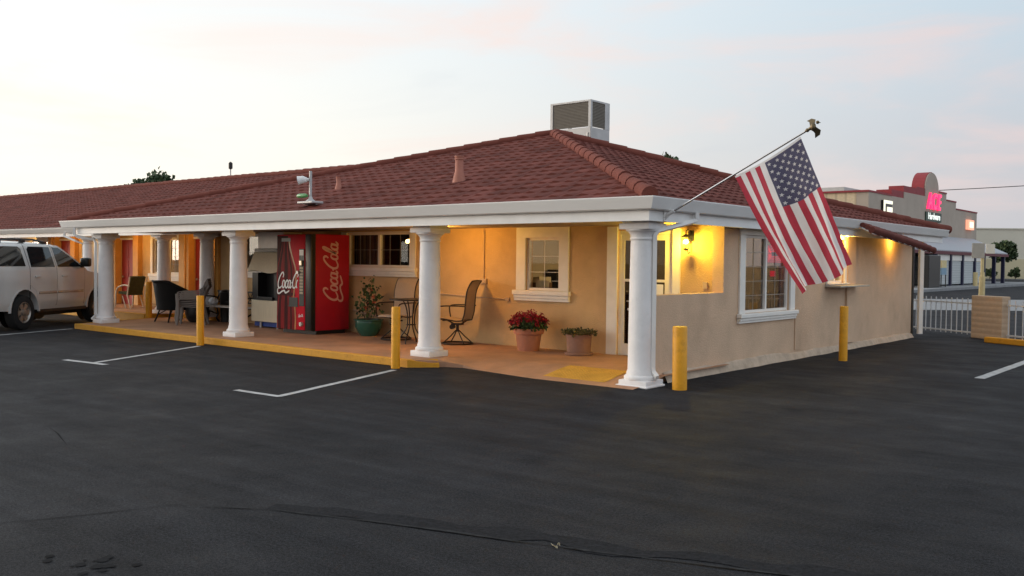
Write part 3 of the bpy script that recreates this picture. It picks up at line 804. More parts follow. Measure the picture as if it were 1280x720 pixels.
def furniture():
    t = empty("reception_counter", (-2.9, 4.2, .1), label="dark wooden reception counter inside the office behind the glass", cat="counter")
    mb = MB(); mb.box((-1.3, 0, 0), (1.2, .6, 1.0)); mb.build("counter_base", M['wood'], t)
    mb = MB(); mb.box((-1.38, -.08, 1.002), (1.28, .68, 1.05), .01); mb.build("counter_top", M['cream_btn'], t)
    t = empty("computer_monitor", (-3.35, 4.4, 1.15), label="black monitor on the reception counter seen through the small window", cat="monitor")
    mb = MB(); mb.box((-.27, 0, .1), (.27, .05, .42), .01); mb.build("screen_case", M['black'], t)
    mb = MB(); mb.box((-.12, -.02, 0), (.12, .12, .015)); mb.box((-.02, .05, .015), (.02, .08, .2)); mb.build("stand", M['black'], t)
    t = empty("printer", (-3.9, 2.86, 1.02), label="dark grey desk printer low behind the small porch window", cat="printer")
    mb = MB(); mb.box((.2, 0, .10), (.6, .3, .33), .02); mb.build("case", M['black'], t)
    mb = MB(); mb.box((.24, -.06, .33), (.56, .2, .345)); mb.build("paper_tray", M['silver'], t)
    mb = MB(); mb.box((-3.95, 2.70, 1.24), (-3.64, 2.705, 1.37)); tag(mb.build("paper_sign", M['paper']), "small cream card propped in the lower corner of the porch window", "sign")
    mb = MB(); mb.box((-4.1, 2.72, 1.08), (-3.1, 3.15, 1.12)); mb.box((-4.08, 2.75, .1), (-4.02, 3.1, 1.08)); mb.box((-3.18, 2.75, .1), (-3.12, 3.1, 1.08)); tag(mb.build("side_table", M['wood']), "narrow wooden table inside below the small porch window", "table")
    t = empty("wall_cabinet", (-5.10, 5.45, 1.62), R(90), label="dark cabinet hung on the yellow wall inside the office", cat="cabinet")
    mb = MB(); mb.box((0, 0, 0), (.9, .34, .55)); mb.build("carcass", M['wood'], t)
    mb = MB(); mb.box((.02, -.02, .02), (.44, -.002, .53)); mb.build("cabinet_door", M['wood'], t); mb = MB(); mb.box((.46, -.02, .02), (.88, -.002, .53)); mb.build("cabinet_door", M['wood'], t)
    t = empty("filing_shelf", (-5.42, 4.1, .1), 0, "low dark shelf unit with papers along the inner office wall", "shelf")
    mb = MB(); mb.box((0, 0, 0), (.4, 1.8, 1.18)); mb.build("shelf_body", M['wood'], t)
    mb = MB(); mb.box((.05, .2, 1.182), (.3, .6, 1.30)); mb.build("paper_stack", M['paper'], t); mb = MB(); mb.box((.05, .8, 1.182), (.3, 1.25, 1.45)); mb.build("file_box", M['black'], t)
    t = empty("desk", (-1.9, 5.0, .1), label="dark office desk behind the sliding side window", cat="desk")
    mb = MB(); mb.box((0, 0, .7), (1.4, .7, .75), .01); mb.build("desk_top", M['wood'], t)
    for x in (.04, 1.3):
        for y_ in (.04, .6): mb = MB(); mb.box((x, y_, 0), (x+.06, y_+.06, .7)); mb.build("leg", M['dark'], t)
    t = empty("office_chair", (-1.0, 4.3, .1), label="black office chair at the desk behind the sliding side window", cat="chair")
    mb = MB(); mb.box((-.25, -.25, .45), (.25, .25, .53), .03); mb.build("seat", M['black'], t)
    mb = MB(); mb.box((-.24, -.25, .62), (.24, -.18, 1.1), .03); mb.build("backrest", M['black'], t)
    mb = MB(); mb.tube([(0, 0, .08), (0, 0, .45)], .03); mb.tube([(0, -.2, .5), (0, -.23, .7)], .02)
    for k in range(5): mb.tube([(0, 0, .09), (.28*math.cos(k*1.257), .28*math.sin(k*1.257), .05)], .018)
    mb.build("base", M['dark'], t)
furniture()
t = empty("ceiling_light", (-2.2, 5.2, 2.35), label="round lit ceiling light inside the reception office", cat="light")
mb = MB(); mb.lathe([(.18, 0), (.18, -.03)], (0, 0, 0), 20); mb.build("light_base", M['trim'], t)
mb = MB(); mb.lathe([(.16, -.031), (.14, -.07), (.02, -.09)], (0, 0, 0), 20); mb.build("diffuser", M['lamp_soft'], t, smooth=50)
lamp("office_light", (-2.2, 5.2, 2.2), LW_OFFICE, (1.0, .72, .38), .1)
# three bulb lamp inside the wide window
t = empty("hanging_lamp", (-7.62, 3.0, 2.35), label="lit lamp with three bare bulbs hanging inside the wide porch window", cat="lamp")
mb = MB(); mb.tube([(0, 0, 0), (0, 0, -.10)], .012)
for k in range(3): an = k*2.1+.5; mb.tube([(0, 0, -.10), (.13*math.cos(an), .13*math.sin(an), -.12-.03*k)], .01)
mb.build("lamp_stem", M['dark'], t)
for k in range(3):
    an = k*2.1+.5; mb = MB(); mb.ball((.13*math.cos(an), .13*math.sin(an), -.16-.03*k), .045); mb.build("bulb", M['lamp_warm'], t, smooth=60)
# red neon sign in the side window
t = empty("neon_sign", (-.10, 4.70, 1.76), label="small red neon sign glowing inside the side window behind the flag", cat="sign")
mb = MB(); mb.box((-.02, -.32, -.02), (-.005, .42, .30)); mb.build("backing_board", M['black'], t)
mb = MB(); mb.tube([(.02, -.30, .0), (.02, .40, .0), (.02, .40, .28), (.02, -.30, .28)], .010, 6, closed=True)
for k in range(3): mb.tube([(.02, -.26+.04*k, .035+.03*k), (.02, .36-.04*k, .035+.03*k), (.02, .36-.04*k, .245-.03*k), (.02, -.26+.04*k, .245-.03*k)], .012, 6, closed=True)
mb.build("neon_tube", M['neon'], t)
mb = MB(); mb.box((-.16, 4.66, 1.50), (-.13, 4.84, 1.60)); tag(mb.build("lit_display", M['neon']), "little red lit display under the neon sign in the side window", "display")

# ------------------------------------------------------------------ guest wing
wing = empty("guest_wing", (-20, 3.9, 0), label="long guest room wing with ochre trim and red doors under a red tiled roof", cat="building")
W0 = Vector((-20, 3.9, 0))
def P(o):  # geometry below is written in world numbers
    o.location = -W0; return o
mb = MB()
ws = .33
tile_roof(mb, (-46, 1.72, 2.58), (1, 0, 0), (0, 1, ws), 37, 6.08, [vcut((-10.5, 0), (-10.5, 20), (0, 5))], seed=9)
mb.quad((-46, 7.5, 4.49), (-9.3, 7.5, 4.49), (-9.3, 13.4, 2.6), (-46, 13.4, 2.6))
wroof = P(mb.build("roof", [M['tile'], M['tile_dark'], M['tile_pale']], wing))
mb = MB(); caps(mb, (-46, 7.5, 4.49), (-10.0, 7.5, 4.49), .10, .42); mb.build("ridge_cap", M['cap'], wroof, smooth=40)
mb = MB()
prof = [(1.86, 2.45), (1.80, 2.45), (1.73, 2.56), (1.72, 2.605), (1.86, 2.605)]
mb.prism(prof, -46, -15.0, lambda u, v, d: (d, u, v)); P(mb.build("gutter", M['gutter'], wing))
mb = MB(); mb.box((-46, 1.862, 2.33), (-14.6, 1.92, 2.60)); P(mb.build("fascia_board", M['white'], wing))
mb = MB(); mb.quad((-46, 1.92, 2.45), (-14.1, 1.92, 2.45), (-14.1, 3.95, 2.45), (-46, 3.95, 2.45)); P(mb.build("soffit", M['soffit'], wing))
doors = [(-17.70, -16.80), (-22.02, -21.05), (-26.30, -25.30), (-30.6, -29.6)]
wins = [(-19.98, -18.22), (-24.45, -22.75), (-28.9, -27.2)]
mb = MB()
wall_mesh(mb, 'x', 3.9, .2, -46, -14.1, .2, 2.5, [(a, b, .2, 2.3) for a, b in doors] + [(a, b, 1.24, 2.30) for a, b in wins])
mb.box((-46, 4.1, .1), (-13.9, 4.16, 2.5)); 
P(mb.build("front_wall", M['stucco'], wing))
for a, b in doors:
    mb = MB(); mb.box((a-.50, 3.70, .22), (a+.04, 3.899, 2.44), .01); mb.box((a-.38, 3.66, .22), (a-.10, 3.702, 2.44), .02); P(mb.build("pilaster", M['ochre'], wing))
    mb = MB(); mb.box((b+.10, 3.74, .22), (b+.42, 3.899, 2.44), .01); P(mb.build("pilaster", M['ochre'], wing))
mb = MB(); mb.box((-14.22, 2.36, .22), (-14.06, 2.449, 2.35), .01); P(mb.build("pilaster", M['ochre'], wing))
for a, b in doors:
    mb = MB(); mb.box((a, 3.95, .22), (b, 3.99, 2.28)); dd = P(mb.build("door", M['door_red'], wing))
    mb = MB(); mb.box((b, 3.86, .22), (b+.09, 3.96, 2.34)); mb.box((a-.02, 3.86, 2.282), (b, 3.96, 2.34)); mb.build("door_frame", M['trim'], dd)
    mb = MB()
    for z0, z1 in ((.35, 1.0), (1.1, 1.6), (1.7, 2.15)):
        for q in (0, 1):
            xa = a+.12+q*.42; mb.box((xa, 3.935, z0), (xa+.32, 3.949, z1), .004)
    mb.build("door_panel", M['door_red'], dd)
    mb = MB(); mb.lathe([(.03, 0), (.03, -.05)], (a+.14, 3.94, 1.1), 10, axis='y'); mb.build("handle", M['silver'], dd)
for a, b in wins:
    o = window(wing, 'x', 3.9, a, b, 1.24, 2.30, .13, 6, 4, glass='glass', sillh=.22); o.location = -W0
for x in (-14.3, -16.38, -20.6, -25.0, -29.6):
    P(column_parts(wing, x, 2.2, .22, 2.355))
P(pipe(wing, [(-21.25, 1.76, 2.46), (-21.25, 1.76, 2.34), (-20.85, 1.9, 2.2), (-20.8, 2.12, 2.1), (-20.8, 2.12, .4)]))
mb = MB(); mb.box((-18.05, 3.80, .62), (-17.95, 3.90, .92), .01); mb.box((-20.2, 3.80, .30), (-18.9, 3.899, .78), .015); P(mb.build("air_conditioner_grille", M['stucco'], wing))
mb = MB()
for zz in (1.62, 1.95, 2.22): mb.lathe([(.01, zz-.09), (.05, zz-.05), (.06, zz), (.03, zz+.07), (.01, zz+.1)], (-18.08, 3.80, 0), 8)
mb.tube([(-18.08, 3.80, 1.5), (-18.08, 3.80, 2.4)], .01, 6)
tag(mb.build("wind_chime", M['dark']), "black hanging ornament beside the guest room window", "ornament")
for i, (x, y_) in enumerate(((-16.5, 2.95), (-20.35, 2.95), (-24.6, 2.95))):
    t = empty("porch_light", (x, y_, 2.44), label=["lit round porch light above the walkway nearest the office porch", "lit round porch light above the walkway by the cushioned chair", "lit round porch light above the walkway behind the white car"][i], cat="light", group="porch ceiling lights")
    mb = MB(); mb.lathe([(.09, 0), (.09, -.02)], (0, 0, 0), 16); mb.build("light_base", M['trim'], t)
    mb = MB(); mb.lathe([(.08, -.0205), (.07, -.04), (.01, -.05)], (0, 0, 0), 16); mb.build("glass_shade", M['lamp_soft'], t, smooth=50)
    lamp("porch_lamp", (x, y_, 2.34), LW_WING, (1.0, .55, .14), .05)
t = empty("porch_light", (-5.2, 1.30, 2.36), label="lit round ceiling light of the office porch above the patio table", cat="light", group="porch ceiling lights")
mb = MB(); mb.lathe([(.09, 0), (.09, -.006)], (0, 0, 0), 16); mb.build("light_base", M['trim'], t)
mb = MB(); mb.lathe([(.07, -.0065), (.06, -.016), (.01, -.02)], (0, 0, 0), 16); mb.build("glass_shade", M['lamp_soft'], t, smooth=50)
lamp("porch_lamp", (-5.2, 1.30, 2.22), LW_PORCH, (1.0, .50, .09), .10)
# wall lantern at the entry
t = empty("wall_lantern", (-.53, 2.449, 2.10), label="lit black wall lantern with curled bracket beside the office door", cat="lantern")
mb = MB(); mb.box((-.05, -.03, -.02), (.05, -.001, .16), .008); mb.tube([(0, -.02, .1), (0, -.12, .17), (0, -.18, .14), (0, -.18, .08)], .010, 6)
mb.tube([(0, -.02, .0), (0, -.08, -.10), (0, -.13, -.18), (0, -.10, -.22), (.02, -.07, -.2)], .008, 6); mb.build("bracket", M['dark'], t)
mb = MB(); mb.lathe([(.02, .09), (.085, .05), (.09, .04)], (0, -.18, 0), 8)
for k in range(6): an = k*math.pi/3; mb.tube([(.075*math.cos(an), -.18+.075*math.sin(an), .045), (.05*math.cos(an), -.18+.05*math.sin(an), -.14)], .005, 5)
mb.lathe([(.055, -.14), (.05, -.155), (.01, -.18)], (0, -.18, 0), 8); mb.build("cage", M['dark'], t)
mb = MB(); mb.ball((0, -.18, -.03), .042); mb.build("bulb", M['lamp_warm'], t, smooth=60)
lamp("lantern_lamp", (-.53, 2.215, 2.05), LW_LANT, (1.0, .68, .07), .06)
mb = MB(); mb.box((-.30, 2.42, 1.30), (-.22, 2.449, 1.42), .006); tag(mb.build("door_bell", M['pipe']), "small bell push on the yellow lit wall below the lantern", "bell")
# eave lights on the side wall
for i, (y_, x_, z_) in enumerate(((7.35, .24, 2.357), (10.45, .22, 2.357))):
    t = empty("eave_light", (x_, y_, z_), label=["lit eave lamp above the night window shelf", "small downlight under the tiled canopy washing the tan wall"][i], cat="light", group="eave lights")
    mb = MB(); mb.lathe([(.07, 0), (.07, -.03)], (0, 0, 0), 16); mb.build("light_base", M['trim'], t)
    mb = MB(); mb.lathe([(.055, -.031), (.05, -.06), (.01, -.075)], (0, 0, 0), 16); mb.build("lens", M['lamp_warm'], t, smooth=50)
    if i == 0: lamp("eave_lamp", (x_+.02, y_, 2.25), LW_EAVE, (1.0, .58, .10), .04)
    else: lamp("canopy_lamp", (x_+.06, y_, 2.24), LW_CAN, (1.0, .56, .08), .04)
# ------------------------------------------------------------------ bollards
def bollard(x, y, h, r, label, z=0.0, group="yellow bollards along the kerb"):
    mb = MB(); mb.lathe([(r, 0), (r, h-.012), (r*.93, h), (.001, h+.004)], (0, 0, 0), 28, capt=False)
    o = mb.build("bollard", M['yellow'], None, smooth=40); o.location = (x, y, z); o.rotation_euler = (random.uniform(-.012, .012), random.uniform(-.012, .012), 0)
    return tag(o, label, "bollard", group)
bollard(.64, .06, .86, .100, "thick yellow bollard beside the corner column and rain pipe")
bollard(-3.92, -.93, .98, .072, "slim yellow bollard in front of the patio table and green pot")
bollard(-9.50, -.95, .98, .072, "slim yellow bollard at the kerb in front of the stacked grey chairs")
bollard(.88, 5.50, .98, .075, "yellow bollard in front of the side wall below the flag")
bollard(-16.30, 1.72, .98, .085, "yellow bollard at the corner of the guest room walkway behind the black wicker chair", .1)

# ------------------------------------------------------------------ script lettering
def catmull(p, n=7):
    p = [Vector((a, b)) for a, b in p]; q = [p[0]*2-p[1]] + p + [p[-1]*2-p[-2]]; o = []
    for i in range(1, len(q)-2):
        for k in range(n):
            t = k/n; a, b, c, d = q[i-1], q[i], q[i+1], q[i+2]
            o.append(.5*((2*b)+(c-a)*t+(2*a-5*b+4*c-d)*t*t+(3*b-3*c+d-a)*t**3))
    o.append(p[-1]); return o
def ell(cx, cy, rx, ry, a0=80, n=13):
    return [(cx+rx*math.cos(R(a0+360*i/(n-1))), cy+ry*math.sin(R(a0+360*i/(n-1)))) for i in range(n)]
def script_strokes(part=False):
    S = []
    def C(x): return [(x+1.55, 1.35), (x+1.70, 1.72), (x+1.42, 2.02), (x+.95, 1.85), (x+.42, 1.25), (x+.22, .60), (x+.42, .08), (x+.90, -.05), (x+1.45, .22)]
    def o(x): return ell(x+.42, .48, .36, .50)
    S.append(C(0)); S.append(o(1.55))
    S.append([(3.18, .78), (3.02, .98), (2.70, .80), (2.55, .40), (2.72, .02), (3.05, .0), (3.36, .28)])
    S.append(o(3.30)); S.append([(4.10, .98), (4.05, .5), (4.08, .08), (4.28, -.02), (4.50, .22)])
    S.append([(4.42, .62), (4.72, .70)])
    S.append(C(4.55))
    # long flourish under the first word
    S.append([(.50, -.05), (.25, -.35), (.42, -.72), (.95, -.78), (1.75, -.50), (2.40, -.42), (2.85, -.70), (3.55, -.55), (3.95, -.40)])
    if not part:
        S.append(o(6.05)); S.append([(6.95, .30), (7.25, 1.05), (7.50, 1.85), (7.36, 2.15), (7.12, 1.70), (7.02, .80), (7.08, .12), (7.32, .0), (7.52, .22)])
        S.append(o(7.45)); S.append([(8.25, .98), (8.20, .5), (8.22, .08), (8.42, -.02), (8.70, .30)])
    else:
        S.append(ell(6.32, .48, .36, .5, 90, 13)[:7])
    return S
def script_mesh(mb, fr, part=False, wid=.24, lift=Vector((0, -1, 0))):
    for si, st in enumerate(script_strokes(part)):
        p = catmull(st); n = len(p); vs = []
        for i, q in enumerate(p):
            t = (p[min(n-1, i+1)]-p[max(0, i-1)]); t = t.normalized() if t.length > 1e-6 else Vector((1, 0))
            nr = Vector((-t.y, t.x)); k = abs(t.x*math.sin(R(62)) - t.y*math.cos(R(62))*-1)
            w_ = wid*(.68+.32*abs(t.y))*(.7+.4*min(1, 5*min(i, n-1-i)/n+.2))
            for s in (1, -1):
                v = q+nr*w_*.5*s; p3 = Vector(fr(v.x+.22*v.y, v.y)); vs.append(p3 + lift*(.0004*si))
        mb.add(vs, [(2*i, 2*i+1, 2*i+3, 2*i+2) for i in range(n-1)])

# ------------------------------------------------------------------ drinks machine
vx0, vx1, vy0, vy1, vz0, vz1 = -10.0, -8.82, 1.22, 2.27, .20, 2.26
V = empty("vending_machine", (-9.4, 1.75, .12), label="red drinks vending machine with a cola bottle picture and white script lettering", cat="vending machine")
VO = Vector((-9.4, 1.75, .12))
def Q(o): o.location = -VO; return o
mb = MB(); mb.box((vx0, vy0+.10, vz0), (vx1, vy1, vz1), .02); Q(mb.build("cabinet", M['red_vend'], V, smooth=40))
mb = MB(); mb.box((vx0+.02, vy0+.16, .12), (vx1-.02, vy1-.1, .20)); Q(mb.build("plinth", M['black'], V))
mb = MB(); mb.box((vx0, vy0, vz0+.01), (-9.02, vy0+.099, vz1-.01), .02); fp = Q(mb.build("front_panel", M['red_skylit'], V, smooth=40))
mb = MB(); mb.box((-9.018, vy0+.005, vz0+.01), (vx1+.005, vy0+.099, vz1-.01), .012); mb.box((vx1-.002, vy0+.05, vz0), (vx1+.006, vy0+.12, vz1)); Q(mb.build("door_edge", M['black'], V, smooth=40))
# bottle picture: flat print on the panel
def outline(c, pts): return [(c+a, b) for a, b in pts] 
half = [(.30, .21), (.31, .45), (.285, .75), (.25, .9), (.27, 1.05), (.325, 1.25), (.33, 1.38), (.30, 1.55), (.22, 1.75), (.15, 1.95), (.125, 2.08), (.14, 2.10), (.14, 2.16), (.12, 2.17)]
cx = -9.68
y = vy0-.003
hs = [(min(a, .318), b) for a, b in half]
mb = MB()
L_ = [(cx-a, b) for a, b in hs]; Rr = [(cx+a*1.22, b) for a, b in hs]
for (a0, b0), (a1, b1) in zip(list(zip(L_, Rr))[:-1], list(zip(L_, Rr))[1:]):
    mb.quad((a0[0], y, a0[1]), (b0[0], y, b0[1]), (b1[0], y, b1[1]), (a1[0], y, a1[1]))
bp_ = mb.build("bottle_picture", M['cola_red'], fp)
mb = MB(); y2 = y-.0015
for off, wd, zz in ((-.22, .10, (0, 12)), (.02, .12, (0, 11)), (.20, .06, (0, 10))):
    for i in range(*zz):
        if i+1 >= len(hs): break
        s0 = hs[i][0]/.31; s1 = hs[i+1][0]/.31
        mb.quad((cx+off*s0-wd*s0/2, y2, hs[i][1]), (cx+off*s0+wd*s0/2, y2, hs[i][1]), (cx+off*s1+wd*s1/2, y2, hs[i+1][1]), (cx+off*s1-wd*s1/2, y2, hs[i+1][1]))
mb.quad((cx-.32, y2-.001, .93), (cx+.34, y2-.001, .93), (cx+.33, y2-.001, 1.0), (cx-.31, y2-.001, 1.0))
mb.build("bottle_shade", M['cola'], bp_)
mb = MB()
for i in range(len(hs)-1):
    mb.quad((cx+hs[i][0]*1.22-.05, y2-.002, hs[i][1]), (cx+hs[i][0]*1.22, y2-.002, hs[i][1]), (cx+hs[i+1][0]*1.22, y2-.002, hs[i+1][1]), (cx+hs[i+1][0]*1.22-.05, y2-.002, hs[i+1][1]))
mb.build("bottle_rim", M['amber'], bp_)
mb = MB(); mb.quad((-9.985, y+.0012, .24), (-9.60, y+.0012, .24), (-9.60, y+.0012, 2.22), (-9.985, y+.0012, 2.22))
mb.build("dark_print", M['cola'], bp_); mb = MB(); mb.quad((cx-.14, y2-.003, 2.10), (cx+.17, y2-.003, 2.10), (cx+.17, y2-.003, 2.175), (cx-.14, y2-.003, 2.175)); mb.build("bottle_cap", M['grey_sheet'], bp_)
mb = MB(); sc = .108; script_mesh(mb, lambda u, v: (-9.975+u*sc*1.04, y-.006, 1.10+v*sc*1.50+.02*u*sc), True, .27)
mb.build("logo", M['logo_white'], fp)
mb = MB(); sc = .019; script_mesh(mb, lambda u, v: (-9.23+u*sc, y-.004, .50+v*sc*1.3), False, .36); mb.build("logo", M['logo_white'], fp)
mb = MB(); mb.box((-9.55, vy0-.012, .72), (-9.25, vy0-.008, .90)); mb.box((-9.57, vy0-.02, .70), (-9.23, vy0-.0125, .72)); mb.build("delivery_slot", M['black'], fp)
# selection panel
mb = MB(); mb.box((-9.20, vy0-.012, .72), (-9.035, vy0-.001, 1.94), .004); cp = Q(mb.build("control_panel", M['black'], V))
for k in range(9): mb = MB(); mb.box((-9.175, vy0-.02, .98+.066*k), (-9.065, vy0-.0125, 1.03+.066*k), .003); mb.build("button", M['cream_btn'], cp)
mb = MB(); mb.box((-9.185, vy0-.018, 1.80), (-9.05, vy0-.0125, 1.92)); mb.build("price_card", M['logo_white'], cp)
mb = MB(); mb.box((-9.16, vy0-.05, 1.58), (-9.08, vy0-.0125, 1.70), .012); mb.build("coin_slot", M['steel'], cp)
mb = MB(); mb.lathe([(.038, 0), (.034, -.04)], (-9.22, vy0-.013, 1.44), 14, axis='y'); mb.build("lock_knob", M['silver'], cp)
mb = MB(); mb.lathe([(.05, 0), (.045, -.05)], (-9.11, vy0-.001, .34), 14, axis='y'); mb.build("return_knob", M['silver'], cp)
mb = MB(); sx = vx1+.004
Zs = .182; script_mesh(mb, lambda u, v: (sx, 1.93-v*.185, .80+u*Zs*.82), False, .28, Vector((1, 0, 0)))
Q(mb.build("side_logo", M['logo_pink'], V))

# ------------------------------------------------------------------ ice dispenser
I = empty("ice_dispenser", (-11.2, 2.05, .12), label="stainless steel ice dispenser with hood coloured as if lit beside the red vending machine", cat="ice dispenser")
IO = Vector((-11.2, 2.05, .12))
def K(o): o.location = -IO; return o
x0, x1, y0, y1 = -11.72, -10.62, 1.75, 2.40
mb = MB(); mb.box((x0, y0, .26), (x1, y1, .76), .012); K(mb.build("ice_bin", M['hood'], I))
mb = MB(); mb.box((x0+.02, y0+.26, .762), (x1-.02, y1, 1.46)); mb.box((x0+.02, y0+.02, .762), (x0+.24, y0+.262, 1.40)); mb.box((x1-.24, y0+.02, .762), (x1-.02, y0+.262, 1.40)); mb.box((x0+.242, y0-.03, .762), (x1-.2405, y0+.18, .84), .01); K(mb.build("dispense_bay", M['black'], I))
mb = MB()
prof = [(y0-.10, 1.42), (y0-.09, 1.42), (y0+.14, 1.90), (y0+.30, 1.90), (y0+.30, 1.42)]
n = 10
for i in range(n):
    a = x0-.02+(x1-x0+.04)*i/n; b = x0-.02+(x1-x0+.04)*(i+1)/n
    za = 1.42+.03*math.sin(math.pi*2*i/n); zb_ = 1.42+.03*math.sin(math.pi*2*(i+1)/n)
    mb.quad((a, y0-.10, za), (b, y0-.10, zb_), (b-.0, y0+.10, 1.88), (a, y0+.10, 1.88))
mb.quad((x0-.02, y0-.10, 1.42), (x0-.02, y0+.10, 1.88), (x0-.02, y1, 1.88), (x0-.02, y1, 1.42)); mb.quad((x1+.02, y0-.10, 1.42), (x1+.02, y1, 1.42), (x1+.02, y1, 1.88), (x1+.02, y0+.10, 1.88)); mb.quad((x0-.02, y0+.1, 1.88), (x1+.02, y0+.1, 1.88), (x1+.02, y1, 1.88), (x0-.02, y1, 1.88))
K(mb.build("hood", M['hood'], I))
mb = MB(); mb.box((x0+.05, y0+.06, 1.884), (x1-.0, y1, 1.96)); K(mb.build("trim_strip", M['black'], I))
mb = MB(); mb.box((x0+.10, y0+.12, 1.962), (x1-.02, y1, 2.34), .01); K(mb.build("ice_maker", M['galv'], I))
mb = MB(); mb.box((x0+.06, y0+.06, .15), (x1-.06, y1-.05, .258)); K(mb.build("lower_tray", M['blue'], I))
for x in (x0+.35, x1-.1): mb = MB(); mb.lathe([(.03, .12), (.03, .26)], (x, y0+.03, 0), 10); K(mb.build("leg", M['silver'], I))

# ------------------------------------------------------------------ seating
def sheet_strip(mb, prof, y0, y1, th=.012, curve=0.0):
    """side profile (x,z) extruded in y as a thin panel"""
    n = len(prof); m = 6; vs = []
    for j in range(m+1):
        yy = y0+(y1-y0)*j/m; c = curve*(1-((2*j/m)-1)**2)
        for i, (x, z) in enumerate(prof):
            a = prof[max(0, i-1)]; b = prof[min(n-1, i+1)]; t = Vector((b[0]-a[0], b[1]-a[1])).normalized(); nr = Vector((-t.y, t.x))
            vs.append((x-nr.x*c, yy, z-nr.y*c))
    k = len(vs)
    for j in range(m+1):
        yy = y0+(y1-y0)*j/m
        for i, (x, z) in enumerate(prof):
            a = prof[max(0, i-1)]; b = prof[min(n-1, i+1)]; t = Vector((b[0]-a[0], b[1]-a[1])).normalized(); nr = Vector((-t.y, t.x))
            v = vs[j*n+i]; vs.append((v[0]-nr.x*th, v[1], v[2]-nr.y*th))
    fs = []
    for j in range(m):
        for i in range(n-1):
            a = j*n+i; fs.append((a, a+1, a+n+1, a+n)); fs.append((k+a, k+a+n, k+a+n+1, k+a+1))
    for j in range(m):
        for i in (0, n-1):
            a = j*n+i; fs.append((a, a+n, k+a+n, k+a))
    for i in range(n-1):
        for j in (0, m):
            a = j*n+i; fs.append((a, k+a, k+a+1, a+1))
    mb.add(vs, fs)
def swivel_chair():
    t = empty("patio_chair")
    sp = [(.27, .455), (.24, .49), (.1, .475), (-.08, .455), (-.2, .47)]
    bp = [(-.2, .48), (-.24, .62), (-.26, .85), (-.285, 1.02), (-.34, 1.15), (-.39, 1.22)]
    mb = MB(); sheet_strip(mb, [(x, z) for x, z in catmull(sp, 4)], -.25, .25, .01, .02); mb.build("seat", M['sling'], t, smooth=50)
    mb = MB(); sheet_strip(mb, [(x, z) for x, z in catmull(bp, 4)], -.25, .25, .01, .02); mb.build("backrest", M['sling'], t, smooth=50)
    mb = MB()
    for s in (-.26, .26):
        mb.tube([(v.x, s, v.y) for v in catmull(sp[::1], 3)] + [(v.x, s, v.y) for v in catmull(bp, 3)], .014, 7)
    mb.tube([(-.39, -.26, 1.22), (-.40, 0, 1.23), (-.39, .26, 1.22)], .013, 7); mb.tube([(-.2, -.26, .46), (-.2, .26, .46)], .012, 6); mb.tube([(.2, -.26, .46), (.2, .26, .46)], .012, 6)
    mb.build("frame", M['bronze'], t, smooth=50)
    for s in (-.29, .29):
        mb = MB(); mb.tube([(v.x, s, v.y) for v in catmull([(-.27, .74), (-.1, .745), (.18, .74), (.27, .71), (.28, .63), (.25, .47)], 4)], .013, 7); mb.build("armrest", M['bronze'], t, smooth=50)
    mb = MB(); mb.tube([(.30*math.cos(a*.2618), .30*math.sin(a*.2618), .02) for a in range(24)], .015, 7, closed=True)
    for k in range(4):
        an = .785+k*1.571; mb.tube([(.30*math.cos(an), .30*math.sin(an), .025), (.14*math.cos(an), .14*math.sin(an), .16), (.03*math.cos(an), .03*math.sin(an), .27)], .012, 6)
    mb.tube([(0, 0, .24), (0, 0, .38)], .03, 10); mb.box((-.1, -.09, .37), (.1, .09, .40)); mb.tube([(.05, 0, .38), (.20, 0, .45)], .014); mb.tube([(-.05, 0, .38), (-.18, 0, .45)], .014); mb.lathe([(.04, -.06), (.045, .06)], (.10, 0, .33), 10, axis='y')
    mb.build("swivel_base", M['bronze'], t, smooth=50)
    return t
c1 = swivel_chair(); tag(c1, "tan sling swivel chair facing left between the white column and the red flowers", "chair", "sling swivel chairs at the patio table")
c1.location = (-5.27, 1.95, .12); c1.rotation_euler = (0, 0, R(202))
c2 = copy_tree(c1, (-6.80, 1.78, .12), R(278), "tan sling swivel chair with its back to the wide window beside the green pot")
t = empty("patio_table", (-6.0, 1.42, .12), label="tall round bronze patio table partly hidden by the white column", cat="table")
mb = MB(); mb.lathe([(.40, .83), (.42, .835), (.42, .855), (.40, .86)], (0, 0, 0), 32); mb.build("table_top", M['bronze'], t, smooth=40)
for k in range(4):
    an = .4+k*1.571; c_, s_ = math.cos(an), math.sin(an); mb = MB(); mb.tube([(v.x*c_, v.x*s_, v.y) for v in catmull([(.17, .83), (.10, .68), (.07, .45), (.10, .28), (.24, .08), (.27, 0)], 4)], .013, 7); mb.build("leg", M['bronze'], t, smooth=50)
mb = MB(); mb.tube([(.09*math.cos(a*.5236), .09*math.sin(a*.5236), .36) for a in range(12)], .009, 6, closed=True); mb.build("leg_ring", M['bronze'], t)

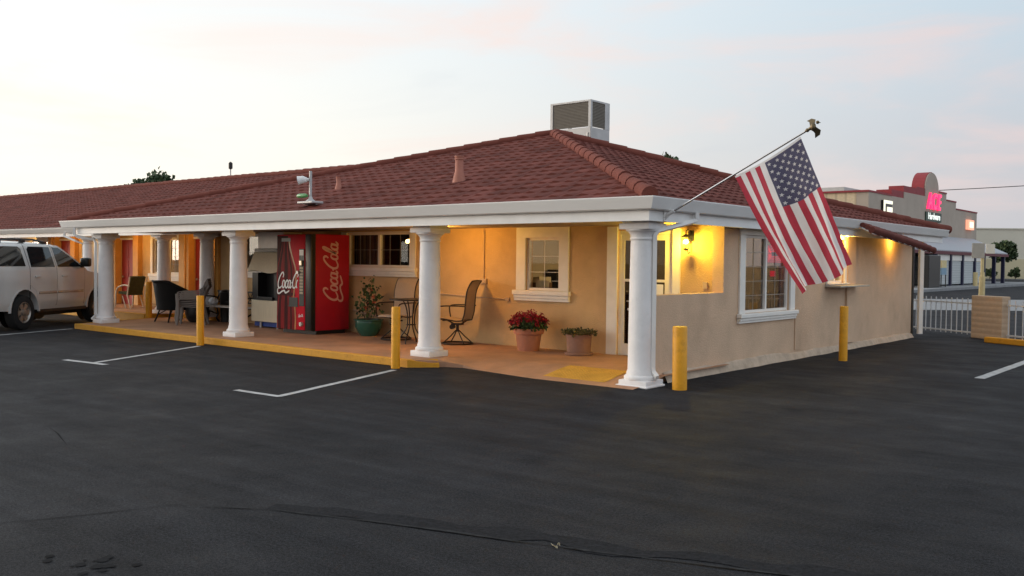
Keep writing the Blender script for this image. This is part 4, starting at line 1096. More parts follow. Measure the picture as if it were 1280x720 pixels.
# black wicker tub chair
t = empty("wicker_chair", (-14.50, 1.40, .12), R(92), "black wicker tub chair with rounded back facing the stacked chairs", "chair")
mb = MB(); n = 28; vs = []; rows = 7
for i in range(n+1):
    an = R(48+264*i/n); f = abs((i/n)-.5)*2
    hz_ = 1.02 - .36*max(0, (f-.34)/.66)**.9 - (.06 if f > .97 else 0)
    for j in range(rows+1):
        z = .30+(hz_-.30)*j/rows; r = .39+.07*(j/rows)**1.1; rb = 1+.10*(1-f)*(j/rows)
        vs.append((r*rb*math.cos(an)*1.05, r*math.sin(an), z))
k = len(vs)
vs += [(v[0]*.92, v[1]*.92, v[2]) for v in vs[:k]]
fs = []
for i in range(n):
    for j in range(rows):
        a = i*(rows+1)+j; fs.append((a, a+rows+1, a+rows+2, a+1)); fs.append((k+a, k+a+1, k+a+rows+2, k+a+rows+1))
    a = i*(rows+1)+rows; fs.append((a, a+rows+1, k+a+rows+1, k+a))
mb.add(vs, fs); mb.tube([vs[i*(rows+1)+rows] for i in range(n+1)], .028, 8); mb.build("backrest", M['wicker'], t, smooth=60)
mb = MB(); mb.lathe([(.34, .30), (.37, .34), (.36, .42), (.30, .45)], (0, 0, 0), 20); mb.build("seat", M['wicker'], t, smooth=60)
for sx_, sy_ in ((1, 1), (1, -1), (-1, 1), (-1, -1)):
    mb = MB(); mb.tube([(.24*sx_, .24*sy_, .32), (.29*sx_, .27*sy_, .16), (.35*sx_, .30*sy_, 0)], .02, 7); mb.tube([(.29*sx_, .27*sy_, .17), (.12*sx_, .12*sy_, .30)], .012, 6); mb.build("leg", M['wicker'], t)

# stacked grey plastic chairs
def plastic_chair():
    t = empty("plastic_chair")
    mb = MB(); sheet_strip(mb, [(v.x, v.y) for v in catmull([(.24, .40), (.21, .43), (0, .425), (-.2, .41), (-.24, .43)], 4)], -.24, .24, .02, .02); mb.build("seat", M['grey_plastic'], t, smooth=50)
    mb = MB(); bp = [(v.x, v.y) for v in catmull([(-.22, .42), (-.27, .6), (-.34, .78), (-.43, .93)], 4)]
    for k in range(7):
        ya = -.25+.50*k/7; sheet_strip(mb, bp, ya+.006, ya+.5/7-.012, .016)
    sheet_strip(mb, bp[-4:], -.25, .25, .026); mb.build("backrest", M['grey_plastic'], t, smooth=50)
    for s in (-1, 1):
        mb = MB(); sheet_strip(mb, [(v.x, v.y) for v in catmull([(-.34, .76), (-.18, .66), (.05, .645), (.22, .64), (.27, .61), (.28, .55)], 4)], s*.27-.03, s*.27+.03, .022); mb.build("armrest", M['grey_plastic'], t, smooth=50)
        mb = MB(); mb.tube([(.28, s*.27, .58), (.27, s*.27, .3), (.31, s*.28, 0)], [.034, .03, .026], 8); mb.build("leg", M['grey_plastic'], t, smooth=50)
        mb = MB(); mb.tube([(-.24, s*.24, .45), (-.28, s*.25, .2), (-.34, s*.26, 0)], [.034, .03, .026], 8); mb.build("leg", M['grey_plastic'], t, smooth=50)
    return t
pc = plastic_chair(); tag(pc, "lowest grey plastic chair of the stack behind the yellow bollard", "chair", "stacked grey plastic chairs")
pc.location = (-13.25, 1.15, .12); pc.rotation_euler = (0, 0, R(230))
for i, nm in enumerate(("second grey plastic chair up in the stack behind the yellow bollard", "middle grey plastic chair in the stack behind the yellow bollard", "grey plastic chair just under the topmost of the stack behind the bollard", "topmost grey plastic chair of the stack behind the yellow bollard")):
    copy_tree(pc, (-13.25-.004*(i+1), 1.15-.006*(i+1), .12+.042*(i+1)), R(230+random.uniform(-1.5, 1.5)), nm)

# cushioned chair on the walkway
t = empty("cushioned_chair", (-19.55, 2.95, .22), R(186), "cream tube armchair with dark olive cushions in front of a red door", "chair")
mb = MB(); sheet_strip(mb, [(v.x, v.y) for v in catmull([(.28, .42), (.0, .40), (-.22, .38)], 4)], -.24, .24, .07); mb.build("seat", M['cushion'], t, smooth=50)
mb = MB(); sheet_strip(mb, [(v.x, v.y) for v in catmull([(-.20, .42), (-.27, .65), (-.37, .92)], 5)], -.24, .24, .08); mb.build("backrest", M['cushion'], t, smooth=50)
for s in (-.29, .29):
    mb = MB(); mb.tube([(v.x, s, v.y) for v in catmull([(-.33, .66), (-.1, .68), (.18, .62), (.31, .48), (.33, .25), (.36, 0)], 5)], .024, 8); mb.build("armrest", M['alu'], t, smooth=50)
    mb = MB(); mb.tube([(-.36, s, .92), (-.24, s, .40), (-.40, s, 0)], .018, 7); mb.tube([(.0, s, .36), (-.18, s, 0)], .016, 7); mb.build("leg", M['alu'], t, smooth=50)

# cast iron bench with pale slats
t = empty("park_bench", (-12.85, 1.95, .12), label="black cast iron bench with pale slatted seat between white column and stacked chairs", cat="bench")
mb = MB()
for k in range(4): mb.box((-1.0, -.28+.115*k, .41), (1.0, -.28+.115*k+.09, .435), .005)
mb.build("seat", M['slat'], t)
for s in (-.93, .93):
    mb = MB()
    for pts in ([(-.30, 0), (-.24, .1), (-.26, .25), (-.2, .40), (.0, .40), (.18, .39), (.24, .2), (.20, .1), (.28, 0)], [(.18, .40), (.24, .6), (.30, .8)], [(.23, .62), (.0, .66), (-.2, .64), (-.28, .58), (-.24, .52), (-.2, .56)], [(-.22, .42), (-.2, .52), (-.25, .6)], [(.05, .4), (.02, .52), (.12, .6), (.18, .52), (.1, .46)], [(-.2, .2), (0, .28), (.2, .2)]):
        mb.tube([(s, v.x, v.y) for v in catmull(pts, 5)], .02, 6)
    mb.build("bench_end", M['iron'], t, smooth=60)
mb = MB()
mb.box((-1.0, .27, .76), (1.0, .30, .80)); mb.box((-1.0, .22, .50), (1.0, .25, .53))
for k in range(9):
    x = -.85+k*.2125; mb.tube([(v.x+x, .26, v.y) for v in catmull([(-.09, .52), (0, .62), (.09, .76)], 3)], .010, 5); mb.tube([(v.x+x, .26, v.y) for v in catmull([(.09, .52), (0, .62), (-.09, .76)], 3)], .010, 5)
mb.build("backrest", M['iron'], t)
mb = MB()
bm = bmesh.new(); bmesh.ops.create_icosphere(bm, subdivisions=3, radius=.11)
for v in bm.verts: v.co *= 1+.28*noise.noise(v.co*9); v.co.z *= .9
mb.bm(bm); bm.free(); o = tag(mb.build("plastic_bag", M['bag'], None, smooth=25), "crumpled white bag on the left end of the iron bench", "bag"); o.location = (-13.62, 1.95, .65)
t = empty("plant_pot", (-14.0, 1.75, .12), label="black round pot on the floor behind the stacked grey chairs", cat="pot")
mb = MB(); mb.lathe([(.19, 0), (.26, .08), (.30, .22), (.28, .36), (.30, .38), (.27, .38), (.25, .30)], (0, 0, 0), 24, capt=True); mb.build("pot_body", M['black'], t, smooth=40)
mb = MB(); mb.lathe([(.001, .33), (.26, .335)], (0, 0, 0), 24, capb=False, capt=False); mb.build("soil", M['soil'], t)
t = empty("litter_bin", (-13.55, 2.27, .12), label="slim black bin against the wall behind the bench", cat="bin")
mb = MB(); mb.lathe([(.13, 0), (.155, .70), (.165, .72), (.165, .75)], (0, 0, 0), 20); mb.build("bin_body", M['black'], t, smooth=40)
mb = MB(); mb.lathe([(.165, .752), (.13, .80), (.02, .82)], (0, 0, 0), 20); mb.build("lid", M['black'], t, smooth=40)

# ------------------------------------------------------------------ potted plants
def leafquad(mb, c, s, rnd, up=.4):
    d = Vector((rnd.gauss(0, 1), rnd.gauss(0, 1), rnd.gauss(up, .6))).normalized(); a = d.orthogonal().normalized()
    a.rotate(Matrix.Rotation(rnd.uniform(0, 6.28), 3, d)); b = d.cross(a); l = s*rnd.uniform(.6, 1.3); w_ = l*.42
    c = Vector(c)
    mb.add([c, c+a*l*.5+b*w_+d*l*.12, c+a*l, c+a*l*.5-b*w_+d*l*.12], [(0, 1, 2, 3)])
def blossom(mb, c, r, rnd, n=16):
    for _ in range(n):
        d = Vector((rnd.gauss(0, 1), rnd.gauss(0, 1), rnd.gauss(.3, 1))).normalized(); leafquad(mb, Vector(c)+d*r*rnd.uniform(.4, 1), r*.75, rnd, .5)
rnd = random.Random(3)
t = empty("potted_plant", (-7.90, 2.02, .12), label="straggly leafy plant with coral blooms in a green glazed pot", cat="potted plant", group="potted plants along the porch wall")
mb = MB(); mb.lathe([(.19, 0), (.25, .06), (.33, .20), (.35, .31), (.345, .36), (.375, .375), (.375, .40), (.335, .40), (.32, .34)], (0, 0, 0), 32, capt=True); mb.build("pot", M['green_glaze'], t, smooth=40)
mb = MB(); mb.lathe([(.001, .345), (.325, .35)], (0, 0, 0), 20, capb=False, capt=False); mb.build("soil", M['soil'], t)
st = MB(); lf = MB(); fl = MB()
for k, (dx, dy, h) in enumerate([(-.30, -.05, .55), (-.18, .05, .78), (-.02, .0, .62), (.12, -.02, 1.02), (.26, .04, .80), (.38, -.06, .62), (-.38, 0, .34), (.05, -.1, .42), (.30, .1, .48), (-.1, -.1, .9), (.2, 0, .66)]):
    p0 = Vector((dx*.25, dy*.3, .34)); p1 = Vector((dx*.6, dy, .34+h*.6)); p2 = Vector((dx, dy, .34+h))
    st.tube([p0, p1, p2], [.009, .006, .004], 5)
    for _ in range(19):
        f = rnd.uniform(.35, 1.05); c = (p0.lerp(p1, f*2) if f < .5 else p1.lerp(p2, f*2-1)) + Vector((rnd.gauss(0, .055), rnd.gauss(0, .055), rnd.gauss(0, .045)))
        leafquad(lf, c, .095, rnd)
    if k in (3, 4, 5, 2, 7, 8): blossom(fl, p1.lerp(p2, .35)+Vector((.03, -.05, 0)), .05, rnd, 16)
st.tube([(.1, 0, .9), (.12, 0, 1.30)], .004, 5); blossom(lf, (.12, 0, 1.31), .05, rnd, 16); blossom(lf, (-.02, 0, 1.34), .025, rnd, 8)
st.build("stem", M['bark'], t); lf.build("foliage", M['leaf'], t); fl.build("flowers", M['petal_coral'], t); t.scale = (.85, .85, .88)
t = empty("potted_plant", (-3.50, 1.93, .12), label="terracotta pot full of deep red flowers under the small porch window", cat="potted plant", group="potted plants along the porch wall")
mb = MB(); mb.lathe([(.19, 0), (.195, .02), (.235, .30), (.27, .305), (.285, .40), (.25, .40), (.24, .34)], (0, 0, 0), 30); mb.build("pot", M['terra'], t, smooth=35)
mb = MB(); mb.lathe([(.001, .36), (.24, .365)], (0, 0, 0), 20, capb=False, capt=False); mb.build("soil", M['soil'], t)
lf = MB(); fl = MB(); st = MB()
for _ in range(700):
    an = rnd.uniform(0, 6.283); r = .33*math.sqrt(rnd.random()); z = .39+.26*rnd.random()*(1-(r/.40)**2)
    leafquad(lf, (r*math.cos(an), r*math.sin(an), z), .06, rnd)
for _ in range(95):
    an = rnd.uniform(0, 6.283); r = .35*math.sqrt(rnd.random()); z = .43+.29*(1-(r/.42)**2)*rnd.uniform(.5, 1.1); blossom(fl, (r*math.cos(an), r*math.sin(an), z), .048, rnd, 15)
for k in range(9): an = k*.7; st.tube([(0, 0, .36), (.28*math.cos(an), .28*math.sin(an), .55)], .006, 5)
st.build("stem", M['bark'], t); lf.build("foliage", M['leaf'], t); fl.build("flowers", M['petal_red'], t)
t = empty("potted_plant", (-2.40, 1.95, .12), label="low dull green plant in a small weathered clay pot near the office door", cat="potted plant", group="potted plants along the porch wall")
mb = MB(); mb.lathe([(.235, 0), (.25, .015), (.245, .045), (.205, .048), (.218, .30), (.226, .31), (.226, .355), (.20, .355), (.195, .31)], (0, 0, 0), 28); mb.build("pot", M['clay'], t, smooth=35)
mb = MB(); mb.lathe([(.001, .32), (.205, .325)], (0, 0, 0), 20, capb=False, capt=False); mb.build("soil", M['soil'], t)
lf = MB()
for _ in range(520):
    an = rnd.uniform(0, 6.283); r = .31*math.sqrt(rnd.random()); leafquad(lf, (r*math.cos(an), r*math.sin(an), .36+.10*rnd.random()*(1-.4*r/.31)), .045, rnd, .9)
lf.build("foliage", M['leaf_dry'], t)

# ------------------------------------------------------------------ flag
F = empty("flag", (.41, 0, 2.37), label="stars and stripes flag hanging from a slanted pole on the office fascia", cat="flag")
FO = Vector((.41, 0, 2.37))
def FF(o): o.location = -FO; return o
b0 = Vector((.41, 0, 2.36)); b1 = Vector((2.36, 0, 3.352))
mb = MB(); mb.tube([b0, b1], .013, 10); FF(mb.build("pole", M['pole'], F, smooth=60))
mb = MB(); mb.box((.403, -.035, 2.29), (.415, .035, 2.43), .004); mb.tube([b0, b0.lerp(b1, .07)], .024, 10); mb.tube([(.41, .0, 2.31), b0.lerp(b1, .05)], .01); FF(mb.build("bracket", M['white'], F))
mb = MB(); dd = (b1-b0).normalized(); e = b1
mb.ball(e+dd*.03, .025); mb.tube([e, e+dd*.06, e+dd*.10], [.012, .02, .028], 8); body = e+dd*.11; mb.ball(body, .036, sz=1.5); hd = body+Vector((.055, 0, .05)); mb.ball(hd, .022); mb.tube([hd, hd+Vector((.04, 0, -.008))], [.012, .002], 6)
q = Vector((-dd.z, 0, dd.x))
for s in (-1, 1):
    w0 = body+q*.02*s
    pts = [w0+dd*.03, w0+q*s*.055+dd*.055+Vector((0, .03, 0)), w0+q*s*.095+dd*.015+Vector((0, .05, 0)), w0+q*s*.10-dd*.05+Vector((0, .05, 0)), w0+q*s*.06-dd*.02+Vector((0, .02, 0)), w0-dd*.03]
    mb.add([p+Vector((0, -.008, 0)) for p in pts]+[p+Vector((0, .008, 0)) for p in pts], [(0,1,2,3,4,5), (11,10,9,8,7,6)]+[(i, (i+1) % 6, 6+(i+1) % 6, 6+i) for i in range(6)])
FF(mb.build("eagle_finial", M['gold'], F, smooth=40))
h0 = Vector((1.43, 0, 2.855)); h1 = Vector((2.30, 0, 3.295)); f0 = Vector((2.31, 0, 1.35)); f1 = Vector((2.98, 0, 1.71))
def fp_(u, v):
    a = h0.lerp(h1, u); b = f0.lerp(f1, u); p = a.lerp(b, v)
    amp = v**.8
    p.y += .010*amp*math.sin(2*math.pi*(6.3*u+1.7*v)) + .006*amp*math.sin(2*math.pi*(3*u-5*v))
    p.y += .10*amp*math.sin(2*math.pi*(1.55*u+.25*v)+.6) + .038*amp*math.sin(2*math.pi*(3.4*u-.35*v)+1.1) + .05*math.sin(math.pi*v)*(u-.4)
    p.x += .04*amp*math.cos(2*math.pi*(1.2*u)+.4)*(1 if v > 0 else 0); p.z += .022*amp*math.sin(2*math.pi*(1.3*u)+.3) - .035*math.sin(math.pi*u)*(1-v)**6
    # slack at the lower hem: the free bottom edge hangs in a shallow curve
    p += Vector((-.07, 0, -.0))*(1-u)*math.sin(math.pi*v)*.8
    return p
mb = MB(); NU, NV = 52, 60
vs = [fp_(i/NU, j/NV) for i in range(NU+1) for j in range(NV+1)]
b_ = len(mb.v); mb.add(vs, [])
for i in range(NU):
    for j in range(NV):
        s = int((i+.5)/NU*13); u = (i+.5)/NU; v = (j+.5)/NV
        m_ = 2 if (u > 6/13 and v < .40) else (0 if s % 2 == 0 else 1)
        if v < .022: m_ = 1
        a = i*(NV+1)+j; mb.f.append([a, a+NV+1, a+NV+2, a+1]); mb.m.append(m_)
mb.mat(1)
def fn(u, v):
    e_ = 1e-3; n_ = (fp_(u+e_, v)-fp_(u, v)).cross(fp_(u, v+e_)-fp_(u, v)); return n_.normalized()
for r_ in range(9):
    for c_ in range(6 if r_ % 2 == 0 else 5):
        uu = 6/13+(7/13)*(r_+.8)/9.6+.0; vv = .40*((c_+.55)/6.05 if r_ % 2 == 0 else (c_+1.05)/6.05)+.012
        for side in (1, -1):
            ctr = fp_(uu, vv)+fn(uu, vv)*.004*side; poly = []
            for k in range(10):
                an = math.pi/2+k*math.pi/5; rr = .030 if k % 2 == 0 else .0125
                poly.append(fp_(uu+rr*math.sin(an)/1.03, vv+rr*math.cos(an)/1.75)+fn(uu, vv)*.004*side)
            k0 = len(mb.v); mb.v += [tuple(ctr)]+[tuple(p) for p in poly]
            for k in range(10): mb.f.append([k0, k0+1+k, k0+1+(k+1) % 10]); mb.m.append(1)
cl_ = FF(mb.build("flag_cloth", [M['flag_red'], M['flag_white'], M['flag_blue']], F, fixn=False)); cl_.data.polygons.foreach_set("use_smooth", [True]*len(cl_.data.polygons))

# ------------------------------------------------------------------ roof top things
t = empty("rooftop_cooler", (-6.35, 7.4, 4.1), label="square grey metal evaporative cooler on the roof behind the ridge", cat="cooler")
mb = MB(); mb.box((-.60, -.40, 0), (.60, .40, .82), .01); mb.box((-.60, -.40, 1.43), (.60, .40, 1.47)); 
for x in (-.60, .53):
    for y_ in (-.40, .33): mb.box((x, y_, .82), (x+.07, y_+.07, 1.43))
mb.lathe([(.3, 1.47), (.28, 1.50), (.02, 1.54)], (0, 0, 0), 16); mb.build("cabinet", M['galv'], t)
mb = MB(); mb.box((-.52, -.385, .84), (.52, -.36, 1.42)); mb.build("louvre_panel", M['louvre'], t)
mb = MB(); mb.box((.55, .20, .82), (.60, .331, 1.43)); mb.build("side_panel", M['galv'], t)
mb = MB(); mb.box((.565, -.32, .84), (.59, .20, 1.42)); mb.build("louvre_panel", M['louvre'], t)
mb = MB(); mb.box((-.40, -.45, .40), (-.30, -.402, .75)); mb.box((.50, -.42, .2), (.53, -.402, .7)); mb.build("junction_box", M['silver'], t)
t = empty("floodlight", (-7.2, -.06, 2.80), label="white floodlight on a short grey mast at the roof edge above the vending machine", cat="floodlight")
mb = MB(); mb.tube([(0, 0, 0), (0, 0, .58)], .027, 10); mb.lathe([(.13, -.05), (.11, .0), (.04, .06), (.03, .10)], (0, 0, 0), 14); mb.build("mast", M['galv'], t, smooth=40)
mb = MB(); mb.box((-.12, -.22, -.04), (.32, .05, .0), .01); mb.build("base_plate", M['galv'], t)
mb = MB(); mb.tube([(-.02, -.02, .42), (-.10, -.06, .42)], .03); mb.tube([(-.06, -.04, .42), (-.14, -.12, .41), (-.18, -.16, .40)], [.045, .072, .082], 16); mb.ball((-.12, -.1, .42), .07); mb.build("lamp_head", M['logo_white'], t, smooth=50)
mb = MB(); mb.lathe([(.03, -.32), (.042, -.28), (.04, -.1), (.025, -.04)], (0, -.05, .12), 12, axis='x'); 
mg = mat('green_bottle', (.10, .30, .10), .3); tag(mb.build("green_sleeve", mg, t, smooth=50), "green plastic sleeve")
t = empty("roof_antenna", (-21.3, 7.5, 4.5), label="small dark capped flue standing on the far roof ridge", cat="flue")
mb = MB(); mb.tube([(0, 0, 0), (0, 0, .34)], .022, 8); mb.build("flue_pipe", M['galv'], t)
mb = MB(); mb.lathe([(.03, .32), (.07, .35), (.07, .53), (.02, .58)], (0, 0, 0), 14); mb.build("cap", M['dark'], t, smooth=40)
# fallen leaf scrap on the asphalt
mb = MB()
for k in range(5): leafquad(mb, (.01*k, .006*k, .008), .035, rnd, .2)
o = tag(mb.build("fallen_leaf", M['paper']), "pale dry leaf scrap lying on the near asphalt", "leaf"); o.location = (3.58, -6.67, .010)
# ------------------------------------------------------------------ white sport utility car
CAR = empty("parked_car", (-16.45, -2.32, 0), R(90+34), "white four door sport utility car parked by the left end of the porch", "car")
CAR.scale = (1.05, 1.05, 1.05)
def arc(cx, cz, r, a0, a1, n): return [(cx+r*math.cos(R(a0+(a1-a0)*i/n)), cz+r*math.sin(R(a0+(a1-a0)*i/n))) for i in range(n+1)]
WB = 2.98
out = [(-.50, .44), (-1.02, .46), (-1.16, .50), (-1.20, .58), (-1.20, .74), (-1.13, .78), (-1.12, 1.10), (-1.08, 1.38), (-1.00, 1.66), (-.93, 1.84), (-.84, 1.91), (-.6, 1.945), (.2, 1.96), (.9, 1.95), (1.35, 1.915), (1.60, 1.86), (1.95, 1.66), (2.42, 1.37), (2.50, 1.30), (2.62, 1.275), (3.1, 1.225), (3.55, 1.15), (3.78, 1.06), (3.85, .98), (3.86, .80), (3.93, .76), (3.94, .58), (3.88, .48), (3.72, .42), (3.50, .42)]
out += arc(WB, .42, .51, 0, 180, 12)[1:-1][:0]
fa = arc(WB, .40, .50, 4, 176, 12); ra = arc(0, .40, .50, 4, 176, 12)
out = out + fa + [(2.4, .42), (.55, .42)] + ra
def hw(x, z):
    # half width: tumblehome above the belt, rounded sill, tapered nose and tail
    if z > 1.36: w_ = .985 - .20*((z-1.36)/.58)**1.05
    elif z > .95: w_ = .985 + .012*(1-abs(z-1.12)/.25) if abs(z-1.12) < .25 else .985
    else: w_ = .99 - .05*max(0, (.62-z)/.2)
    if z > 1.86: w_ -= .12*((z-1.86)/.1)**2
    if x > 2.9: w_ -= .13*((x-2.9)/1.05)**2.2
    if x < -.7: w_ -= .06*((-.7-x)/.5)**2
    return w_
bm = bmesh.new()
f = bm.faces.new([bm.verts.new((x, 0, z)) for x, z in out])
for zz in (.5, .6, .7, .85, .95, 1.05, 1.12, 1.2, 1.3, 1.36, 1.44, 1.55, 1.66, 1.76, 1.84, 1.88, 1.92):
    bmesh.ops.bisect_plane(bm, geom=bm.verts[:]+bm.edges[:]+bm.faces[:], plane_co=(0, 0, zz), plane_no=(0, 0, 1))
for xx in (-1.05, -.9, -.7, -.4, 0, .4, .8, 1.2, 1.6, 2.0, 2.4, 2.75, 2.95, 3.15, 3.35, 3.55, 3.75, 3.85):
    bmesh.ops.bisect_plane(bm, geom=bm.verts[:]+bm.edges[:]+bm.faces[:], plane_co=(xx, 0, 0), plane_no=(1, 0, 0))
bm.verts.ensure_lookup_table(); bm.verts.index_update()
vv = [v.co.copy() for v in bm.verts]; ff = [[v.index for v in f.verts] for f in bm.faces]
be = [(e.verts[0].index, e.verts[1].index) for e in bm.edges if len(e.link_faces) == 1]; bm.free()
mb = MB(); n = len(vv)
pts = [(v.x, -hw(v.x, v.z), v.z) for v in vv] + [(v.x, hw(v.x, v.z), v.z) for v in vv]
# crown across the width
m_ = 4; mid = []
for k in range(1, m_):
    s = -1+2*k/m_
    mid.append([(v.x + (.06*(1-s*s) if v.x > 3.6 else 0) - (.03*(1-s*s) if v.x < -1.0 else 0), s*hw(v.x, v.z), v.z + (.035*(1-s*s) if v.z > 1.1 and v.x < 3.7 else 0)) for v in vv])
allp = [pts[:n]]+mid+[pts[n:]]
mb.v = [p for row in allp for p in row]
for fidx in ff: mb.f.append(fidx); mb.m.append(0); mb.f.append([m_*n+i for i in reversed(fidx)]); mb.m.append(0)
for a, b in be:
    for k in range(m_): mb.f.append([k*n+a, k*n+b, (k+1)*n+b, (k+1)*n+a]); mb.m.append(0)
body = mb.build("body", M['car'], CAR, smooth=38)
def side(mb, poly, off, th=.004, s=-1, sub=.12):
    b2 = bmesh.new(); b2.faces.new([b2.verts.new((x, 0, z)) for x, z in poly])
    zs = [p[1] for p in poly]; xs = [p[0] for p in poly]; z = min(zs)
    while z < max(zs): z += sub*.6; bmesh.ops.bisect_plane(b2, geom=b2.verts[:]+b2.edges[:]+b2.faces[:], plane_co=(0, 0, z), plane_no=(0, 0, 1))
    x = min(xs)
    while x < max(xs): x += sub*2; bmesh.ops.bisect_plane(b2, geom=b2.verts[:]+b2.edges[:]+b2.faces[:], plane_co=(x, 0, 0), plane_no=(1, 0, 0))
    b2.verts.index_update(); V_ = [v.co.copy() for v in b2.verts]; F_ = [[v.index for v in f.verts] for f in b2.faces]
    E_ = [(e.verts[0].index, e.verts[1].index) for e in b2.edges if len(e.link_faces) == 1]; b2.free(); n_ = len(V_)
    mb.add([(v.x, s*(hw(v.x, v.z)+off), v.z) for v in V_]+[(v.x, s*(hw(v.x, v.z)+off-.02), v.z) for v in V_], F_+[[a, b, b+n_, a+n_] for a, b in E_])
wq = [(-.90, 1.42), (.06, 1.42), (.06, 1.80), (-.02, 1.855), (-.74, 1.855), (-.82, 1.78)]
wr = [(.24, 1.40), (1.14, 1.40), (1.14, 1.86), (.36, 1.86), (.28, 1.80)]
wf = [(1.26, 1.40), (2.28, 1.40), (1.95, 1.60), (1.60, 1.80), (1.50, 1.85), (1.26, 1.86)]
doorr = [(.50, .52), (1.20, .52), (1.20, 1.90), (.26, 1.90), (.20, 1.80), (.19, 1.0), (.42, .86)]
doorf = [(1.215, .52), (2.34, .52), (2.36, 1.38), (2.0, 1.62), (1.56, 1.875), (1.50, 1.90), (1.215, 1.90)]
for s in (-1, 1):
    for nm, dp, gp, hx in (("door", doorr, wr, .44), ("door", doorf, wf, 1.48)):
        mb = MB(); side(mb, dp, .006, s=s); d_ = mb.build(nm, M['car'], CAR, smooth=38)
        mb = MB(); side(mb, gp, .010, s=s); mb.build("side_window", M['car_glass'], d_, smooth=38)
        mb = MB(); wv = hw(hx, 1.19); mb.box((hx-.10, s*(wv+.004), 1.165), (hx+.10, s*(wv+.04), 1.205), .008); mb.box((hx-.11, s*(wv+.0), 1.13), (hx+.11, s*(wv+.009), 1.23)); mb.build("handle", M['car'], d_, smooth=40)
        mb = MB(); xa = (.50, 1.19) if hx < 1 else (1.235, 2.30); wv = hw(1, .8)
        mb.box((xa[0], s*(wv-.005), .785), (xa[1], s*(wv+.02), .845), .008); mb.build("side_moulding", M['mould'], d_, smooth=40)
    mb = MB(); side(mb, wq, .006, s=s); mb.build("quarter_window", M['car_glass'], CAR, smooth=38)
    mb = MB(); side(mb, [(.185, .5), (.20, .5), (.20, 1.9), (.185, 1.9)], .0035, s=s); side(mb, [(1.2005, .5), (1.2145, .5), (1.2145, 1.91), (1.2005, 1.91)], .0035, s=s); side(mb, [(2.345, .5), (2.358, .5), (2.372, 1.37), (2.36, 1.37)], .0035, s=s); mb.build("door_gap", M['black'], CAR)
    mb = MB(); wv = hw(2.3, 1.45); mb.box((2.16, s*(wv+.02), 1.40), (2.34, s*(wv+.25), 1.62), .05); mb.box((2.2, s*(wv-.02), 1.38), (2.3, s*(wv+.06), 1.44)); mb.build("side_mirror", M['black'], CAR, smooth=50)
    mb = MB(); wv = .80
    mb.tube([(-.55, s*.70, 1.985), (.0, s*.70, 2.02), (.7, s*.70, 2.02), (1.15, s*.70, 1.97)], .022, 6)
    mb.box((-.62, s*.70-.03, 1.93), (-.45, s*.70+.03, 2.0)); mb.box((.25, s*.70-.03, 1.95), (.40, s*.70+.03, 2.02)); mb.box((1.05, s*.70-.03, 1.90), (1.2, s*.70+.03, 1.985)); mb.build("roof_rail", M['black'], CAR)
    mb = MB(); wv = hw(-1.05, 1.0); mb.box((-1.145, s*(wv-.16), .84), (-.99, s*(wv+.012), 1.28), .02); mb.build("tail_light", M['tail'], CAR, smooth=40)
    mb = MB(); wv = hw(3.75, .9); mb.box((3.66, s*(wv-.30), .84), (3.875, s*(wv+.005), 1.02), .02); mb.build("headlight", M['silver'], CAR, smooth=40)
    mb = MB(); mb.box((.50, s*.80, .36), (2.45, s*.985, .435), .01); mb.build("running_board", M['black'], CAR)
    for nm, p_, cx_ in (("wheel_arch", fa, WB), ("wheel_arch", ra, 0)):
        mb = MB(); poly = arc(cx_, .40, .535, 0, 180, 14)+arc(cx_, .40, .500, 180, 0, 14)
        mb.prism(poly, s*.955, s*1.0, lambda u, v, d: (u, d, v)); mb.build(nm, M['car'], CAR, smooth=40)
        mb = MB()
        mb.lathe([(.001, 0), (.36, 0)], (cx_, s*.60, .40), 20, axis='y', capb=False, capt=False); mb.build("wheel_well", M['black'], CAR)
        mb = MB(); c = (cx_, s*.86, .392)
        mb.lathe([(.235, -.12), (.33, -.125), (.378, -.105), (.392, -.07), (.392, .07), (.378, .105), (.33, .125), (.235, .12)], c, 36, axis='y', capb=False, capt=False)
        wl = mb.build("wheel", M['tyre'], CAR, smooth=40)
        mb = MB(); mb.lathe([(.24, -.11*s), (.24, .115*s), (.222, .12*s), (.205, .10*s), (.19, .06*s)], c, 32, axis='y', capb=False, capt=False)
        for k in range(6):
            an = k*math.pi/3
            for da in (-.20, .20):
                pass
            a_ = Vector((math.cos(an), 0, math.sin(an))); t_ = Vector((-math.sin(an), 0, math.cos(an))); cc = Vector(c)
            P1 = [cc+a_*.05+t_*.045, cc+a_*.05-t_*.045, cc+a_*.21-t_*.062, cc+a_*.21+t_*.062]
            y0_ = Vector((0, s*.10, 0)); y1_ = Vector((0, s*.06, 0))
            mb.add([p+y0_ for p in P1]+[p+y1_ for p in P1], [(0,1,2,3), (7,6,5,4), (0,4,5,1), (1,5,6,2), (2,6,7,3), (3,7,4,0)])
        mb.lathe([(.075, .05*s), (.075, .115*s), (.05, .13*s), (.001, .13*s)], c, 20, axis='y', capt=False); mb.lathe([(.2, .0), (.001, .0)], c, 20, axis='y', capb=False, capt=False)
        mb.build("rim", M['rim'], wl, smooth=35)
mb = MB(); mb.box((-.4, -.6, .25), (3.3, .6, .42)); mb.tube([(0, -.8, .39), (0, .8, .39)], .06); mb.tube([(WB, -.8, .39), (WB, .8, .39)], .05); mb.build("underbody", M['black'], CAR)
mb = MB(); vs = []
for s in (-1, 1): vs += [(1.68, s*.70, 1.852), (2.40, s*.90, 1.405)]
mb.add([(x, y_, z+.012) for x, y_, z in vs]+[(2.09, 0, 1.655+.05), (1.70, 0, 1.885), (2.45, 0, 1.425)], [(0, 1, 6, 5), (5, 6, 3, 2)]); mb.build("windscreen", M['car_glass'], CAR)
